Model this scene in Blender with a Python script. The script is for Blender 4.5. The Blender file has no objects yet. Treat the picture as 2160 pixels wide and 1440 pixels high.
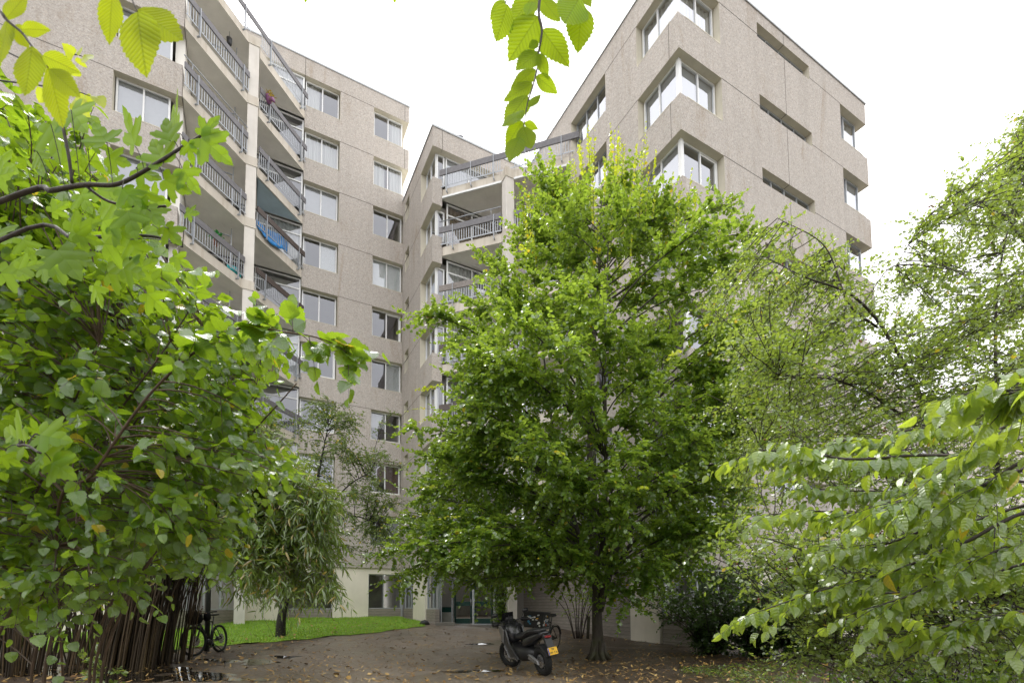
import bpy, bmesh, math, random
import numpy as np
from mathutils import Vector, Matrix

SC = bpy.context.scene
COL = SC.collection
RNG = np.random.default_rng(7)
random.seed(7)

# ------------------------------------------------------------------ camera frame
CAMH = 1.35
F_PX, CY_PX, CX_PX = 1044.37, 1213.3, 1080.0
PITCH, ROLL, YAW = 0.06020169, -0.00671726, -0.49387055
AU = np.array([math.sin(YAW), math.cos(YAW), 0.0])      # building axis running away to the left
AV = np.array([math.cos(YAW), -math.sin(YAW), 0.0])     # building axis running away to the right
_cp, _sp, _cr, _sr = math.cos(PITCH), math.sin(PITCH), math.cos(ROLL), math.sin(ROLL)
_r0 = np.array([1.0, 0, 0]); CF = np.array([0, _cp, _sp]); _u0 = np.array([0, -_sp, _cp])
CR = _cr * _r0 + _sr * _u0
CU = -_sr * _r0 + _cr * _u0
CAM = np.array([0, 0, CAMH])


def W(u, v, z):
    """building coordinates (metres, z measured from the camera's height) to world"""
    p = u * AU + v * AV
    return (p[0], p[1], z + CAMH)


def at(px, py, y):
    """world point seen at photograph pixel (px, py) at the given distance y in front of the camera"""
    d = CF + CR * ((px - CX_PX) / F_PX) - CU * ((py - CY_PX) / F_PX)
    return CAM + d * (y / d[1])


def ground_z(x, y):
    u = x * AU[0] + y * AU[1]
    return np.interp(u, [10, 12, 16, 20, 22.5, 24.5, 26], [0, .06, .22, .47, .6, .68, .8])


def nrm(a):
    a = np.asarray(a, float)
    return a / (np.linalg.norm(a, axis=-1, keepdims=True) + 1e-12)


# ------------------------------------------------------------------ object helpers
def link(o, parent=None):
    COL.objects.link(o)
    if parent is not None:
        o.parent = parent
    return o


def tag(o, label=None, cat=None, group=None, kind=None):
    if label: o['label'] = label
    if cat: o['category'] = cat
    if group: o['group'] = group
    if kind: o['kind'] = kind
    return o


def empty(name, label, cat, group=None, loc=(0, 0, 0), rotz=0.0):
    o = bpy.data.objects.new(name, None)
    o.empty_display_size = .2
    o.location = loc
    o.rotation_euler = (0, 0, rotz)
    link(o)
    return tag(o, label, cat, group)


class MB:
    """collects faces and links them as one mesh object"""

    def __init__(s):
        s.v = []; s.f = []; s.m = []; s.sm = []

    def add(s, verts, faces, mi=0, smooth=False):
        b = len(s.v)
        s.v.extend([tuple(map(float, p)) for p in verts])
        for f in faces:
            s.f.append(tuple(b + i for i in f)); s.m.append(mi); s.sm.append(smooth)
        return s

    def hexa(s, p, mi=0):
        """8 points: bottom ring 0-3, top ring 4-7"""
        return s.add(p, [(3, 2, 1, 0), (4, 5, 6, 7), (0, 1, 5, 4), (1, 2, 6, 5), (2, 3, 7, 6), (3, 0, 4, 7)], mi)

    def box(s, x0, x1, y0, y1, z0, z1, mi=0):
        return s.hexa([(x0, y0, z0), (x1, y0, z0), (x1, y1, z0), (x0, y1, z0), (x0, y0, z1), (x1, y0, z1), (x1, y1, z1), (x0, y1, z1)], mi)

    def ubox(s, u0, u1, v0, v1, z0, z1, mi=0):
        """box along the building axes"""
        q = [(u0, v0), (u0, v1), (u1, v1), (u1, v0)]
        return s.hexa([W(a, b, z0) for a, b in q] + [W(a, b, z1) for a, b in q], mi)

    def prism(s, uv, z0, z1, mi=0, side_mi=None):
        """closed footprint in building coordinates, extruded"""
        n = len(uv); b = [W(a, c, z0) for a, c in uv] + [W(a, c, z1) for a, c in uv]
        area = sum(uv[i][0] * uv[(i + 1) % n][1] - uv[(i + 1) % n][0] * uv[i][1] for i in range(n))
        ccw = area < 0       # (u, v) is a left-handed pair
        idx = list(range(n)) if ccw else list(range(n))[::-1]
        s.add(b, [tuple(idx[::-1]), tuple(n + i for i in idx)], mi)
        fs = [(idx[i], idx[(i + 1) % n], n + idx[(i + 1) % n], n + idx[i]) for i in range(n)]
        return s.add(b, fs, mi if side_mi is None else side_mi)

    def beam(s, a, b, w, h, up=(0, 0, 1), mi=0):
        """rectangular bar from a to b, w sideways, h along up"""
        a = np.asarray(a, float); b = np.asarray(b, float)
        d = nrm(b - a); sd = np.cross(d, up)
        if np.linalg.norm(sd) < 1e-6: sd = np.cross(d, (1, 0, 0))
        sd = nrm(sd); un = np.cross(sd, d)
        c = [a - sd * w / 2 - un * h / 2, a + sd * w / 2 - un * h / 2, b + sd * w / 2 - un * h / 2, b - sd * w / 2 - un * h / 2]
        return s.hexa([tuple(p) for p in c] + [tuple(p + un * h) for p in c], mi)

    def tube(s, pts, r, k=8, mi=0, cap=True, smooth=True):
        pts = np.asarray(pts, float); n = len(pts)
        r = np.full(n, r, float) if np.isscalar(r) else np.asarray(r, float)
        t = np.gradient(pts, axis=0); t = nrm(t)
        ref = np.array([0, 0, 1.0]) if abs(t[0][2]) < .9 else np.array([1.0, 0, 0])
        ring = []
        a = nrm(np.cross(t[0], ref))
        for i in range(n):
            a = nrm(a - t[i] * np.dot(a, t[i])); b = np.cross(t[i], a)
            for j in range(k):
                th = 2 * math.pi * j / k
                ring.append(pts[i] + r[i] * (a * math.cos(th) + b * math.sin(th)))
        fs = []
        for i in range(n - 1):
            for j in range(k):
                j2 = (j + 1) % k
                fs.append((i * k + j, i * k + j2, (i + 1) * k + j2, (i + 1) * k + j))
        if cap:
            fs.append(tuple(range(k))[::-1]); fs.append(tuple((n - 1) * k + j for j in range(k)))
        return s.add(ring, fs, mi, smooth)

    def ring(s, c, axis, R, r, n=32, k=8, mi=0, sq=1.0):
        """torus; sq flattens the section along the axis"""
        axis = nrm(axis); ref = np.array([0, 0, 1.0]) if abs(axis[2]) < .9 else np.array([1.0, 0, 0])
        e1 = nrm(np.cross(axis, ref)); e2 = np.cross(axis, e1); c = np.asarray(c, float)
        vs = []
        for i in range(n):
            a = 2 * math.pi * i / n; d = e1 * math.cos(a) + e2 * math.sin(a)
            for j in range(k):
                b = 2 * math.pi * j / k
                vs.append(c + d * (R + r * math.cos(b)) + axis * r * sq * math.sin(b))
        fs = [(i * k + j, ((i + 1) % n) * k + j, ((i + 1) % n) * k + (j + 1) % k, i * k + (j + 1) % k) for i in range(n) for j in range(k)]
        return s.add(vs, fs, mi, True)

    def disc(s, c, axis, R, t, n=24, mi=0):
        axis = nrm(axis); c = np.asarray(c, float)
        return s.tube([c - axis * t / 2, c + axis * t / 2], R, n, mi, True, False)

    def loft(s, secs, k=14, mi=0, p=2.6, smooth=True):
        """secs: (x, y, z, half width, half height) super-ellipse sections along x"""
        vs = []
        for (x, y, z, hw, hh) in secs:
            for j in range(k):
                a = 2 * math.pi * (j + .5) / k; c, d = math.cos(a), math.sin(a)
                vs.append((x, y + hw * math.copysign(abs(c) ** (2 / p), c), z + hh * math.copysign(abs(d) ** (2 / p), d)))
        n = len(secs); fs = [(i * k + j, i * k + (j + 1) % k, (i + 1) * k + (j + 1) % k, (i + 1) * k + j) for i in range(n - 1) for j in range(k)]
        fs.append(tuple(range(k))[::-1]); fs.append(tuple((n - 1) * k + j for j in range(k)))
        return s.add(vs, fs, mi, smooth)

    def plate(s, prof, y0, y1, mi=0):
        """profile of (x, z) points given thickness from y0 to y1"""
        n = len(prof)
        vs = [(x, y0, z) for x, z in prof] + [(x, y1, z) for x, z in prof]
        fs = [tuple(range(n)), tuple(range(2 * n - 1, n - 1, -1))] + [((i + 1) % n, i, n + i, n + (i + 1) % n) for i in range(n)]
        return s.add(vs, fs, mi)

    def each(s, name, mats, parent=None):
        """every box added so far becomes a part of its own"""
        out = []
        for i in range(0, len(s.v), 8):
            b = MB(); b.hexa(s.v[i:i + 8]); out.append(b.build(name, mats, parent))
        return out

    def build(s, name, mats, parent=None, bevel=0.0, world=False):
        me = bpy.data.meshes.new(name)
        me.from_pydata(s.v, [], s.f)
        mats = mats if isinstance(mats, (list, tuple)) else [mats]
        for m in mats: me.materials.append(m)
        me.polygons.foreach_set('material_index', s.m)
        me.polygons.foreach_set('use_smooth', s.sm)
        me.update()
        o = bpy.data.objects.new(name, me)
        link(o, parent)
        if bevel:
            b = o.modifiers.new('bevel', 'BEVEL'); b.width = bevel; b.segments = 2; b.limit_method = 'ANGLE'; b.angle_limit = math.radians(40)
        return o


def np_mesh(name, verts, loops, starts, totals, mats, parent=None, uv=None, mat_idx=None, smooth=False):
    me = bpy.data.meshes.new(name)
    me.vertices.add(len(verts)); me.loops.add(len(loops)); me.polygons.add(len(starts))
    me.vertices.foreach_set('co', np.ascontiguousarray(verts, dtype=np.float32).ravel())
    me.loops.foreach_set('vertex_index', np.ascontiguousarray(loops, dtype=np.int32))
    me.polygons.foreach_set('loop_start', np.ascontiguousarray(starts, dtype=np.int32))
    me.polygons.foreach_set('loop_total', np.ascontiguousarray(totals, dtype=np.int32))
    for m in (mats if isinstance(mats, (list, tuple)) else [mats]): me.materials.append(m)
    if mat_idx is not None: me.polygons.foreach_set('material_index', np.ascontiguousarray(mat_idx, dtype=np.int32))
    if uv is not None:
        l = me.uv_layers.new(name='UVMap'); l.data.foreach_set('uv', np.ascontiguousarray(uv, dtype=np.float32).ravel())
    me.polygons.foreach_set('use_smooth', np.full(len(starts), smooth))
    me.update(calc_edges=True)
    return link(bpy.data.objects.new(name, me), parent)


# ------------------------------------------------------------------ materials
class NT:
    def __init__(s, name):
        s.m = bpy.data.materials.new(name); s.m.use_nodes = True
        s.t = s.m.node_tree; s.t.nodes.clear()
        s.out = s.n('ShaderNodeOutputMaterial')

    def n(s, typ, **kw):
        nd = s.t.nodes.new(typ)
        for k, v in kw.items():
            if k.startswith('i_'):
                nd.inputs[k[2:].replace('_', ' ')].default_value = v
            else:
                setattr(nd, k, v)
        return nd

    def l(s, a, b): s.t.links.new(a, b)

    def ramp(s, fac, stops, interp='LINEAR'):
        r = s.n('ShaderNodeValToRGB'); r.color_ramp.interpolation = interp
        e = r.color_ramp.elements
        while len(e) < len(stops): e.new(.5)
        for i, (p, c) in enumerate(stops):
            e[i].position = p; e[i].color = (c[0], c[1], c[2], 1) if not np.isscalar(c) else (c, c, c, 1)
        s.l(fac, r.inputs['Fac']); return r.outputs['Color']

    def coord(s, kind='Object', scale=None):
        t = s.n('ShaderNodeTexCoord').outputs[kind]
        if scale is None: return t
        m = s.n('ShaderNodeMapping'); m.inputs['Scale'].default_value = scale; s.l(t, m.inputs['Vector']); return m.outputs['Vector']

    def noise(s, vec, scale, detail=4, rough=.55, dist=0.0):
        x = s.n('ShaderNodeTexNoise'); x.inputs['Scale'].default_value = scale; x.inputs['Detail'].default_value = detail
        x.inputs['Roughness'].default_value = rough; x.inputs['Distortion'].default_value = dist
        s.l(vec, x.inputs['Vector']); return x.outputs['Fac']

    def mix(s, fac, a, b, typ='MIX'):
        m = s.n('ShaderNodeMix', data_type='RGBA', blend_type=typ)
        for sock, v in ((m.inputs['Factor'], fac), (m.inputs[6], a), (m.inputs[7], b)):
            if hasattr(v, 'links'): s.l(v, sock)
            elif np.isscalar(v): sock.default_value = v
            else: sock.default_value = (v[0], v[1], v[2], 1)
        return m.outputs[2]

    def math(s, op, a, b=None, c=None):
        m = s.n('ShaderNodeMath', operation=op)
        for i, v in enumerate((a, b, c)):
            if v is None: continue
            if hasattr(v, 'links'): s.l(v, m.inputs[i])
            else: m.inputs[i].default_value = v
        return m.outputs[0]

    def bsdf(s, color, rough=.6, spec=.5, metal=0.0, bump=None, bump_d=.01, bump_s=.6):
        b = s.n('ShaderNodeBsdfPrincipled')
        for nm, v in (('Base Color', color), ('Roughness', rough), ('Metallic', metal), ('Specular IOR Level', spec)):
            if hasattr(v, 'links'): s.l(v, b.inputs[nm])
            elif np.isscalar(v): b.inputs[nm].default_value = v
            else: b.inputs[nm].default_value = (v[0], v[1], v[2], 1)
        if bump is not None:
            bp = s.n('ShaderNodeBump'); bp.inputs['Strength'].default_value = bump_s; bp.inputs['Distance'].default_value = bump_d
            s.l(bump, bp.inputs['Height']); s.l(bp.outputs['Normal'], b.inputs['Normal'])
        return b

    def done(s, shader):
        s.l(shader.outputs[0], s.out.inputs['Surface']); return s.m


def simple(name, color, rough=.5, metal=0.0, spec=.5, var=.15, scale=6.0, bump=0.0):
    t = NT(name); v = t.coord()
    n = t.noise(v, scale, 5)
    c = np.array(color, float)
    col = t.ramp(n, [(.25, c * (1 - var)), (.75, np.minimum(c * (1 + var), 1))])
    n2 = t.noise(v, scale * 7, 3)
    rg = t.math('MULTIPLY_ADD', n2, .25, rough - .12)
    return t.done(t.bsdf(col, rg, spec, metal, n2 if bump else None, bump or .01))


def mat_aggregate():
    t = NT('exposed_aggregate'); v = t.coord()
    vo = t.n('ShaderNodeTexVoronoi'); vo.inputs['Scale'].default_value = 33; t.l(v, vo.inputs['Vector'])
    vo2 = t.n('ShaderNodeTexVoronoi'); vo2.inputs['Scale'].default_value = 20; t.l(v, vo2.inputs['Vector'])
    sep = t.n('ShaderNodeSeparateColor'); t.l(vo.outputs['Color'], sep.inputs[0])
    sep2 = t.n('ShaderNodeSeparateColor'); t.l(vo2.outputs['Color'], sep2.inputs[0])
    peb = t.ramp(sep.outputs[0], [(0.0, (.25, .215, .19)), (.2, (.39, .35, .315)), (.45, (.485, .44, .405)), (.62, (.55, .455, .365)), (.78, (.47, .45, .44)), (.9, (.64, .60, .56)), (1.0, (.72, .70, .67))])
    peb2 = t.ramp(sep2.outputs[1], [(0.0, (.29, .25, .225)), (.4, (.465, .425, .385)), (.7, (.50, .465, .435)), (1.0, (.63, .585, .54))])
    c = t.mix(.45, peb, peb2)
    big = t.noise(v, .35, 5, .6)
    c = t.mix(t.ramp(big, [(.35, 0.0), (.7, .22)]), c, (.50, .45, .42))
    # rain streaks running down the panels
    st = t.noise(t.coord('Object', (2.2, 2.2, .12)), 1.0, 5, .6)
    c = t.mix(t.ramp(st, [(.48, 0.0), (.72, .38)]), c, (.32, .285, .255))
    # single panels differ a little in tone; rust and algae below the sills
    sp = t.n('ShaderNodeSeparateXYZ'); t.l(v, sp.inputs[0])
    wn = t.n('ShaderNodeTexWhiteNoise', noise_dimensions='1D'); t.l(t.math('FLOOR', t.math('MULTIPLY', t.math('ADD', sp.outputs[2], 1.0), 1 / 2.8)), wn.inputs['W'])
    c = t.mix(.22, c, (.46, .43, .405))
    c = t.mix(t.math('MULTIPLY', wn.outputs['Value'], .16), c, (.30, .275, .255))
    rs = t.noise(t.coord('Object', (1.1, 1.1, .22)), 1.0, 6, .65, .8)
    c = t.mix(t.ramp(rs, [(.56, 0.0), (.74, .55)]), c, (.27, .195, .12))
    c = t.mix(1.0, c, (.985, .985, .975), 'MULTIPLY')
    fine = t.noise(v, 60, 2)
    c = t.mix(.35, c, t.ramp(fine, [(.3, .25), (.7, .75)]), 'SOFT_LIGHT')
    return t.done(t.bsdf(c, .85, .25, 0, vo.outputs['Distance'], .02, .5))


def mat_smooth_concrete(name, col, stain=.3, scale=1.0):
    t = NT(name); v = t.coord()
    n = t.noise(v, 1.3 * scale, 6, .6); st = t.noise(t.coord('Object', (5, 5, .6)), 1.0, 4)
    c = np.array(col)
    cc = t.ramp(n, [(.3, c * .9), (.7, c * 1.07)])
    cc = t.mix(t.ramp(st, [(.5, 0.0), (.75, stain)]), cc, tuple(c * np.array([.62, .56, .47])))
    return t.done(t.bsdf(cc, .75, .3, 0, t.noise(v, 40, 3), .004, .4))


def mat_glass():
    t = NT('window_glass')
    lw = t.n('ShaderNodeLayerWeight'); lw.inputs['Blend'].default_value = .5
    f = t.math('POWER', lw.outputs['Facing'], 2.2)
    f = t.math('MULTIPLY_ADD', f, .85, .15)
    tr = t.n('ShaderNodeBsdfTransparent'); tr.inputs['Color'].default_value = (.78, .80, .80, 1)
    gl = t.n('ShaderNodeBsdfGlossy'); gl.inputs['Roughness'].default_value = .015; gl.inputs['Color'].default_value = (.90, .92, 1.0, 1)
    wob = t.noise(t.coord(), .8, 2)
    bp = t.n('ShaderNodeBump'); bp.inputs['Strength'].default_value = .12; bp.inputs['Distance'].default_value = .02
    t.l(wob, bp.inputs['Height']); t.l(bp.outputs['Normal'], gl.inputs['Normal'])
    mx = t.n('ShaderNodeMixShader'); t.l(f, mx.inputs[0]); t.l(tr.outputs[0], mx.inputs[1]); t.l(gl.outputs[0], mx.inputs[2])
    return t.done(mx)


def mat_curtain(name, col, folds=26.0):
    t = NT(name); v = t.coord('Object')
    n = t.noise(t.coord('Object', (folds, folds, .25)), 1.0, 2)
    c = np.array(col); cc = t.ramp(n, [(.3, c * .72), (.7, c)])
    b = t.bsdf(cc, .9, .1, 0, n, .03, .6)
    tl = t.n('ShaderNodeBsdfTranslucent'); t.l(cc, tl.inputs['Color'])
    mx = t.n('ShaderNodeMixShader'); mx.inputs[0].default_value = .25
    t.l(b.outputs[0], mx.inputs[1]); t.l(tl.outputs[0], mx.inputs[2]); return t.done(mx)


def mat_leaf(name, dark, light, trans, tw=.45, yellow=.03, veins=0.0, rough=.34, spec=.5, ycol=(.55, .42, .03), vein_n=9.0, wet=.75):
    """leaf blade: front colour varies leaf by leaf, light shines through from behind"""
    t = NT(name)
    geo = t.n('ShaderNodeNewGeometry'); rnd = geo.outputs['Random Per Island']
    c = t.ramp(rnd, [(0.0, dark), (.55, (np.array(dark) + np.array(light)) / 2), (1.0, light)])
    r2 = t.math('FRACT', t.math('MULTIPLY', rnd, 57.31))
    isy = t.math('LESS_THAN', r2, yellow)
    c = t.mix(isy, c, ycol)
    tc = t.ramp(r2, [(0.0, np.array(trans) * .75), (1.0, np.minimum(np.array(trans) * 1.25, 1))])
    tc = t.mix(isy, tc, np.array(ycol) * 1.3)
    bump = None
    blot = t.noise(t.coord('Object'), 30, 3)
    c = t.mix(t.ramp(blot, [(.4, 0.0), (.8, .35)]), c, np.array(light) * 1.2)
    if veins > 0:
        uv = t.n('ShaderNodeUVMap').outputs[0]
        sp = t.n('ShaderNodeSeparateXYZ'); t.l(uv, sp.inputs[0])
        ax = t.math('ABSOLUTE', sp.outputs[0])
        ph = t.math('SUBTRACT', sp.outputs[1], t.math('MULTIPLY', ax, .75))
        w = t.math('ABSOLUTE', t.math('SINE', t.math('MULTIPLY', ph, vein_n * math.pi)))
        side = t.math('LESS_THAN', w, .17)
        mid = t.math('LESS_THAN', ax, .016)
        vn = t.math('MAXIMUM', side, mid)
        c = t.mix(t.math('MULTIPLY', vn, veins), c, np.array(light) * 1.5)
        tc = t.mix(t.math('MULTIPLY', vn, veins), tc, np.array(trans) * .42)
        tc = t.mix(t.math('MULTIPLY', t.math('SUBTRACT', 1.0, w), .25 * veins), tc, np.array(trans) * .6)
        bump = w
    b = t.bsdf(c, rough, min(1.0, spec * 1.15), 0, bump, .004, .5)
    b.inputs['Coat Weight'].default_value = wet; b.inputs['Coat Roughness'].default_value = .13; b.inputs['Coat IOR'].default_value = 1.6
    tl = t.n('ShaderNodeBsdfTranslucent'); t.l(tc, tl.inputs['Color'])
    mx = t.n('ShaderNodeMixShader'); mx.inputs[0].default_value = tw
    t.l(b.outputs[0], mx.inputs[1]); t.l(tl.outputs[0], mx.inputs[2]); return t.done(mx)


def mat_bark(name, col, moss=0.0):
    t = NT(name); v = t.coord('Object', (1, 1, .25))
    n = t.noise(v, 22, 6, .65, .4); c = np.array(col)
    cc = t.ramp(n, [(.3, c * .5), (.6, c), (.8, c * 1.5)])
    if moss:
        g = t.noise(t.coord(), 3, 4); cc = t.mix(t.ramp(g, [(.45, 0.0), (.65, moss)]), cc, (.05, .06, .015))
    return t.done(t.bsdf(cc, .6, .4, 0, n, .02, .8))
# ------------------------------------------------------------------ material table
AGG = mat_aggregate()
SMOOTH = mat_smooth_concrete('smooth_concrete', (.60, .56, .46), .18)
SOFFIT = mat_smooth_concrete('soffit_paint', (.80, .775, .72), .08)
BEIGE = mat_smooth_concrete('beige_render', (.80, .745, .655), .1, .7)
FASCIA = mat_smooth_concrete('balcony_concrete', (.60, .55, .475), .6)
COLUMN = mat_smooth_concrete('column_concrete', (.70, .665, .615), .15)
JOINT = simple('joint_sealant', (.13, .118, .105), .8)
WHITE = simple('white_aluminium', (.74, .75, .75), .35, 0, .5, .05)
GREYALU = simple('grey_aluminium', (.42, .44, .46), .4, .3, .5, .08)
RAIL = simple('grey_rail_paint', (.15, .145, .155), .5, 0, .4, .2, 9)
RAILBR = simple('brown_rail_paint', (.085, .065, .058), .5, 0, .4, .2, 9)
RAILOLD = simple('weathered_rail', (.23, .205, .19), .7, 0, .3, .3, 12)
GALV = simple('galvanised_steel', (.36, .38, .41), .45, .35, .5, .15, 14)
GLASS = mat_glass()
CURT = mat_curtain('white_curtain', (.80, .80, .77))
CURTB = mat_curtain('brown_curtain', (.34, .25, .17))
BLIND = simple('grey_blind', (.45, .455, .47), .8, 0, .2, .05)
BLINDDK = simple('brown_blind', (.12, .07, .055), .8, 0, .2, .1)
WHITEBL = simple('white_blind', (.72, .74, .74), .8, 0, .2, .04)
INTER = simple('interior_paint', (.40, .385, .36), .9, 0, .2, .08, 1)
BLACKP = simple('black_plastic', (.018, .018, .02), .42, 0, .5, .2, 20)
RUBBER = simple('tyre_rubber', (.016, .016, .016), .75, 0, .4, .2, 30)
DKPAINT = simple('black_gloss_paint', (.02, .02, .023), .2, 0, .6, .1, 8)
SILVER = simple('silver_paint', (.33, .33, .34), .32, .6, .5, .1, 8)
CHROME = simple('steel', (.55, .55, .57), .25, .9, .5, .05, 10)
GREEND = simple('dark_green_paint', (.006, .036, .030), .3, 0, .5, .15, 4)
WOODPOST = mat_bark('old_wood', (.09, .08, .06), .5)


def mat_planks():
    t = NT('grey_plank_wall'); v = t.coord('Object')
    sp = t.n('ShaderNodeSeparateXYZ'); t.l(v, sp.inputs[0])
    z = t.math('MULTIPLY', sp.outputs[2], 1 / .135)
    fr = t.math('FRACT', z); gap = t.math('LESS_THAN', fr, .07)
    rown = t.n('ShaderNodeTexWhiteNoise', noise_dimensions='1D'); t.l(t.math('FLOOR', z), rown.inputs['W'])
    n = t.noise(t.coord('Object', (1.5, 1.5, 9)), 2.5, 6, .6)
    c = t.ramp(n, [(.3, (.24, .215, .19)), (.7, (.36, .325, .29))])
    c = t.mix(t.math('MULTIPLY', rown.outputs['Value'], .3), c, (.20, .175, .15))
    c = t.mix(gap, c, (.10, .09, .08))
    return t.done(t.bsdf(c, .8, .3, 0, t.math('SUBTRACT', 1.0, gap), .01, .5))


PLANKS = mat_planks()

# ------------------------------------------------------------------ camera
cd = bpy.data.cameras.new('camera'); cam = bpy.data.objects.new('camera', cd); COL.objects.link(cam)
cd.sensor_fit = 'HORIZONTAL'; cd.sensor_width = 36.0
cd.lens = F_PX / 2160 * 36.0
cd.shift_y = (CY_PX - 720) / 2160
cd.dof.use_dof = True; cd.dof.focus_distance = 14.0; cd.dof.aperture_fstop = 7.1
cd.clip_start = .05; cd.clip_end = 2000
cam.matrix_world = Matrix(((CR[0], CU[0], -CF[0], CAM[0]), (CR[1], CU[1], -CF[1], CAM[1]), (CR[2], CU[2], -CF[2], CAM[2]), (0, 0, 0, 1)))
SC.camera = cam

# ------------------------------------------------------------------ daylight: thin bright overcast
SUN_EL, SUN_ROT = math.radians(58), math.radians(-35)
wd = bpy.data.worlds.new('World'); SC.world = wd; wd.use_nodes = True
wt = wd.node_tree; wt.nodes.clear()
sky = wt.nodes.new('ShaderNodeTexSky'); sky.sky_type = 'NISHITA'; sky.sun_disc = False
sky.sun_elevation = SUN_EL; sky.sun_rotation = SUN_ROT; sky.air_density = 1.0; sky.dust_density = 4.0; sky.altitude = 10
hs = wt.nodes.new('ShaderNodeHueSaturation'); hs.inputs['Saturation'].default_value = .10
cl = wt.nodes.new('ShaderNodeMix'); cl.data_type = 'RGBA'; cl.inputs['Factor'].default_value = .72
cl.inputs[7].default_value = (9.6, 9.5, 9.45, 1)          # the cloud sheet in front of the sky
bg = wt.nodes.new('ShaderNodeBackground'); bg.inputs['Strength'].default_value = .12
wo = wt.nodes.new('ShaderNodeOutputWorld')
wt.links.new(sky.outputs[0], hs.inputs['Color']); wt.links.new(hs.outputs[0], cl.inputs[6])
wt.links.new(cl.outputs[2], bg.inputs['Color']); wt.links.new(bg.outputs[0], wo.inputs[0])
sl = bpy.data.lights.new('sun', 'SUN'); sl.energy = 1.1; sl.angle = math.radians(25); sl.color = (1, .965, .91)
so = bpy.data.objects.new('sun', sl); COL.objects.link(so)
sd = Vector((math.sin(SUN_ROT) * math.cos(SUN_EL), math.cos(SUN_ROT) * math.cos(SUN_EL), math.sin(SUN_EL)))
so.rotation_euler = sd.to_track_quat('Z', 'Y').to_euler(); so.location = sd * 60
SC.view_settings.view_transform = 'Standard'; SC.view_settings.look = 'None'; SC.view_settings.gamma = 1.0
SC.view_settings.exposure = 1.28
SC.cycles.max_bounces = 10; SC.cycles.transparent_max_bounces = 12; SC.cycles.diffuse_bounces = 4
SC.cycles.glossy_bounces = 3; SC.cycles.transmission_bounces = 4

# ------------------------------------------------------------------ ground


def mat_ground():
    t = NT('wet_yard'); v = t.coord('Object')
    n = t.noise(v, .45, 6, .6, .6); n2 = t.noise(v, 3.2, 5, .65); f = t.noise(v, 90, 3, .6); m = t.noise(v, 14, 4, .6)
    c = t.ramp(n, [(.30, (.225, .180, .138)), (.52, (.175, .135, .098)), (.72, (.095, .070, .048))])
    c = t.mix(t.ramp(n2, [(.35, .5), (.65, 0.0)]), c, (.25, .222, .19))
    c = t.mix(t.ramp(m, [(.5, 0.0), (.72, .5)]), c, (.065, .050, .037))
    c = t.mix(.55, c, t.ramp(f, [(.25, .18), (.75, .85)]), 'SOFT_LIGHT')
    # beaten soil and leaf mould under the trees on the right and round the bamboo
    sp = t.n('ShaderNodeSeparateXYZ'); t.l(v, sp.inputs[0])
    e = t.math('MULTIPLY_ADD', n2, 1.6, t.math('SUBTRACT', sp.outputs[0], t.math('MULTIPLY_ADD', sp.outputs[1], .06, .75)))
    right = t.ramp(t.math('MULTIPLY', e, .8), [(.25, 0.0), (.7, 1.0)])
    e2 = t.math('MULTIPLY_ADD', n2, 1.6, t.math('SUBTRACT', -6.6, sp.outputs[0]))
    soil = t.math('MAXIMUM', right, t.ramp(e2, [(.2, 0.0), (.8, 1.0)]))
    c = t.mix(t.math('MULTIPLY', soil, .85), c, t.ramp(m, [(.3, (.038, .026, .018)), (.7, (.075, .052, .036))]))
    rg = t.ramp(n, [(.35, .6), (.62, .28)])
    h = t.math('ADD', f, t.math('MULTIPLY', m, 1.5))
    return t.done(t.bsdf(c, rg, .5, 0, h, .012, .7))


gx = np.concatenate([[-300, -120, -60, -40], np.arange(-30, 30.1, .5), [40, 60, 120, 300]])
gy = np.concatenate([[-300, -80, -30, -10], np.arange(-5, 40.1, .5), [55, 80, 140, 400]])
X, Y = np.meshgrid(gx, gy)
Z = ground_z(X, Y) + .018 * np.sin(X * 1.7 + .4 * Y) * np.cos(Y * 1.3 - .3 * X) + .012 * np.sin(X * 4.1 + Y * 2.7)
gv = np.stack([X, Y, Z], -1).reshape(-1, 3)
nx, ny = len(gx), len(gy)
ii, jj = np.meshgrid(np.arange(nx - 1), np.arange(ny - 1)); b0 = (jj * nx + ii).ravel()
gl_ = np.stack([b0, b0 + 1, b0 + nx + 1, b0 + nx], -1)
g = np_mesh('ground', gv, gl_.ravel(), np.arange(len(b0)) * 4, np.full(len(b0), 4), mat_ground(), smooth=True)
tag(g, kind='structure')


def ground_fine(x, y):
    return ground_z(x, y) + .018 * np.sin(x * 1.7 + .4 * y) * np.cos(y * 1.3 - .3 * x) + .012 * np.sin(x * 4.1 + y * 2.7)


def inside(px, py, poly):
    poly = np.asarray(poly); c = np.zeros(np.shape(px), bool); n = len(poly)
    for i in range(n):
        x1, y1 = poly[i]; x2, y2 = poly[(i + 1) % n]
        k = ((y1 > py) != (y2 > py)) & (px < (x2 - x1) * (py - y1) / (y2 - y1 + 1e-12) + x1)
        c ^= k
    return c


def W2(u, v):
    p = W(u, v, 0); return (p[0], p[1])


LAWN = [(-15.5, 14.6), (-11.6, 12.5), (-9.5, 12.75), (-8.4, 14.1), (-7.1, 15.5), (-6.2, 16.9), (-5.2, 18.1), (-4.5, 19.6), (-3.75, 21.2), W2(21.9, 7.3), W2(24.2, 7.3), W2(26.0, 7.2), W2(26.0, 1.6), W2(25.4, -.2), W2(21.2, -2.7), (-14.5, 17)]


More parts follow.
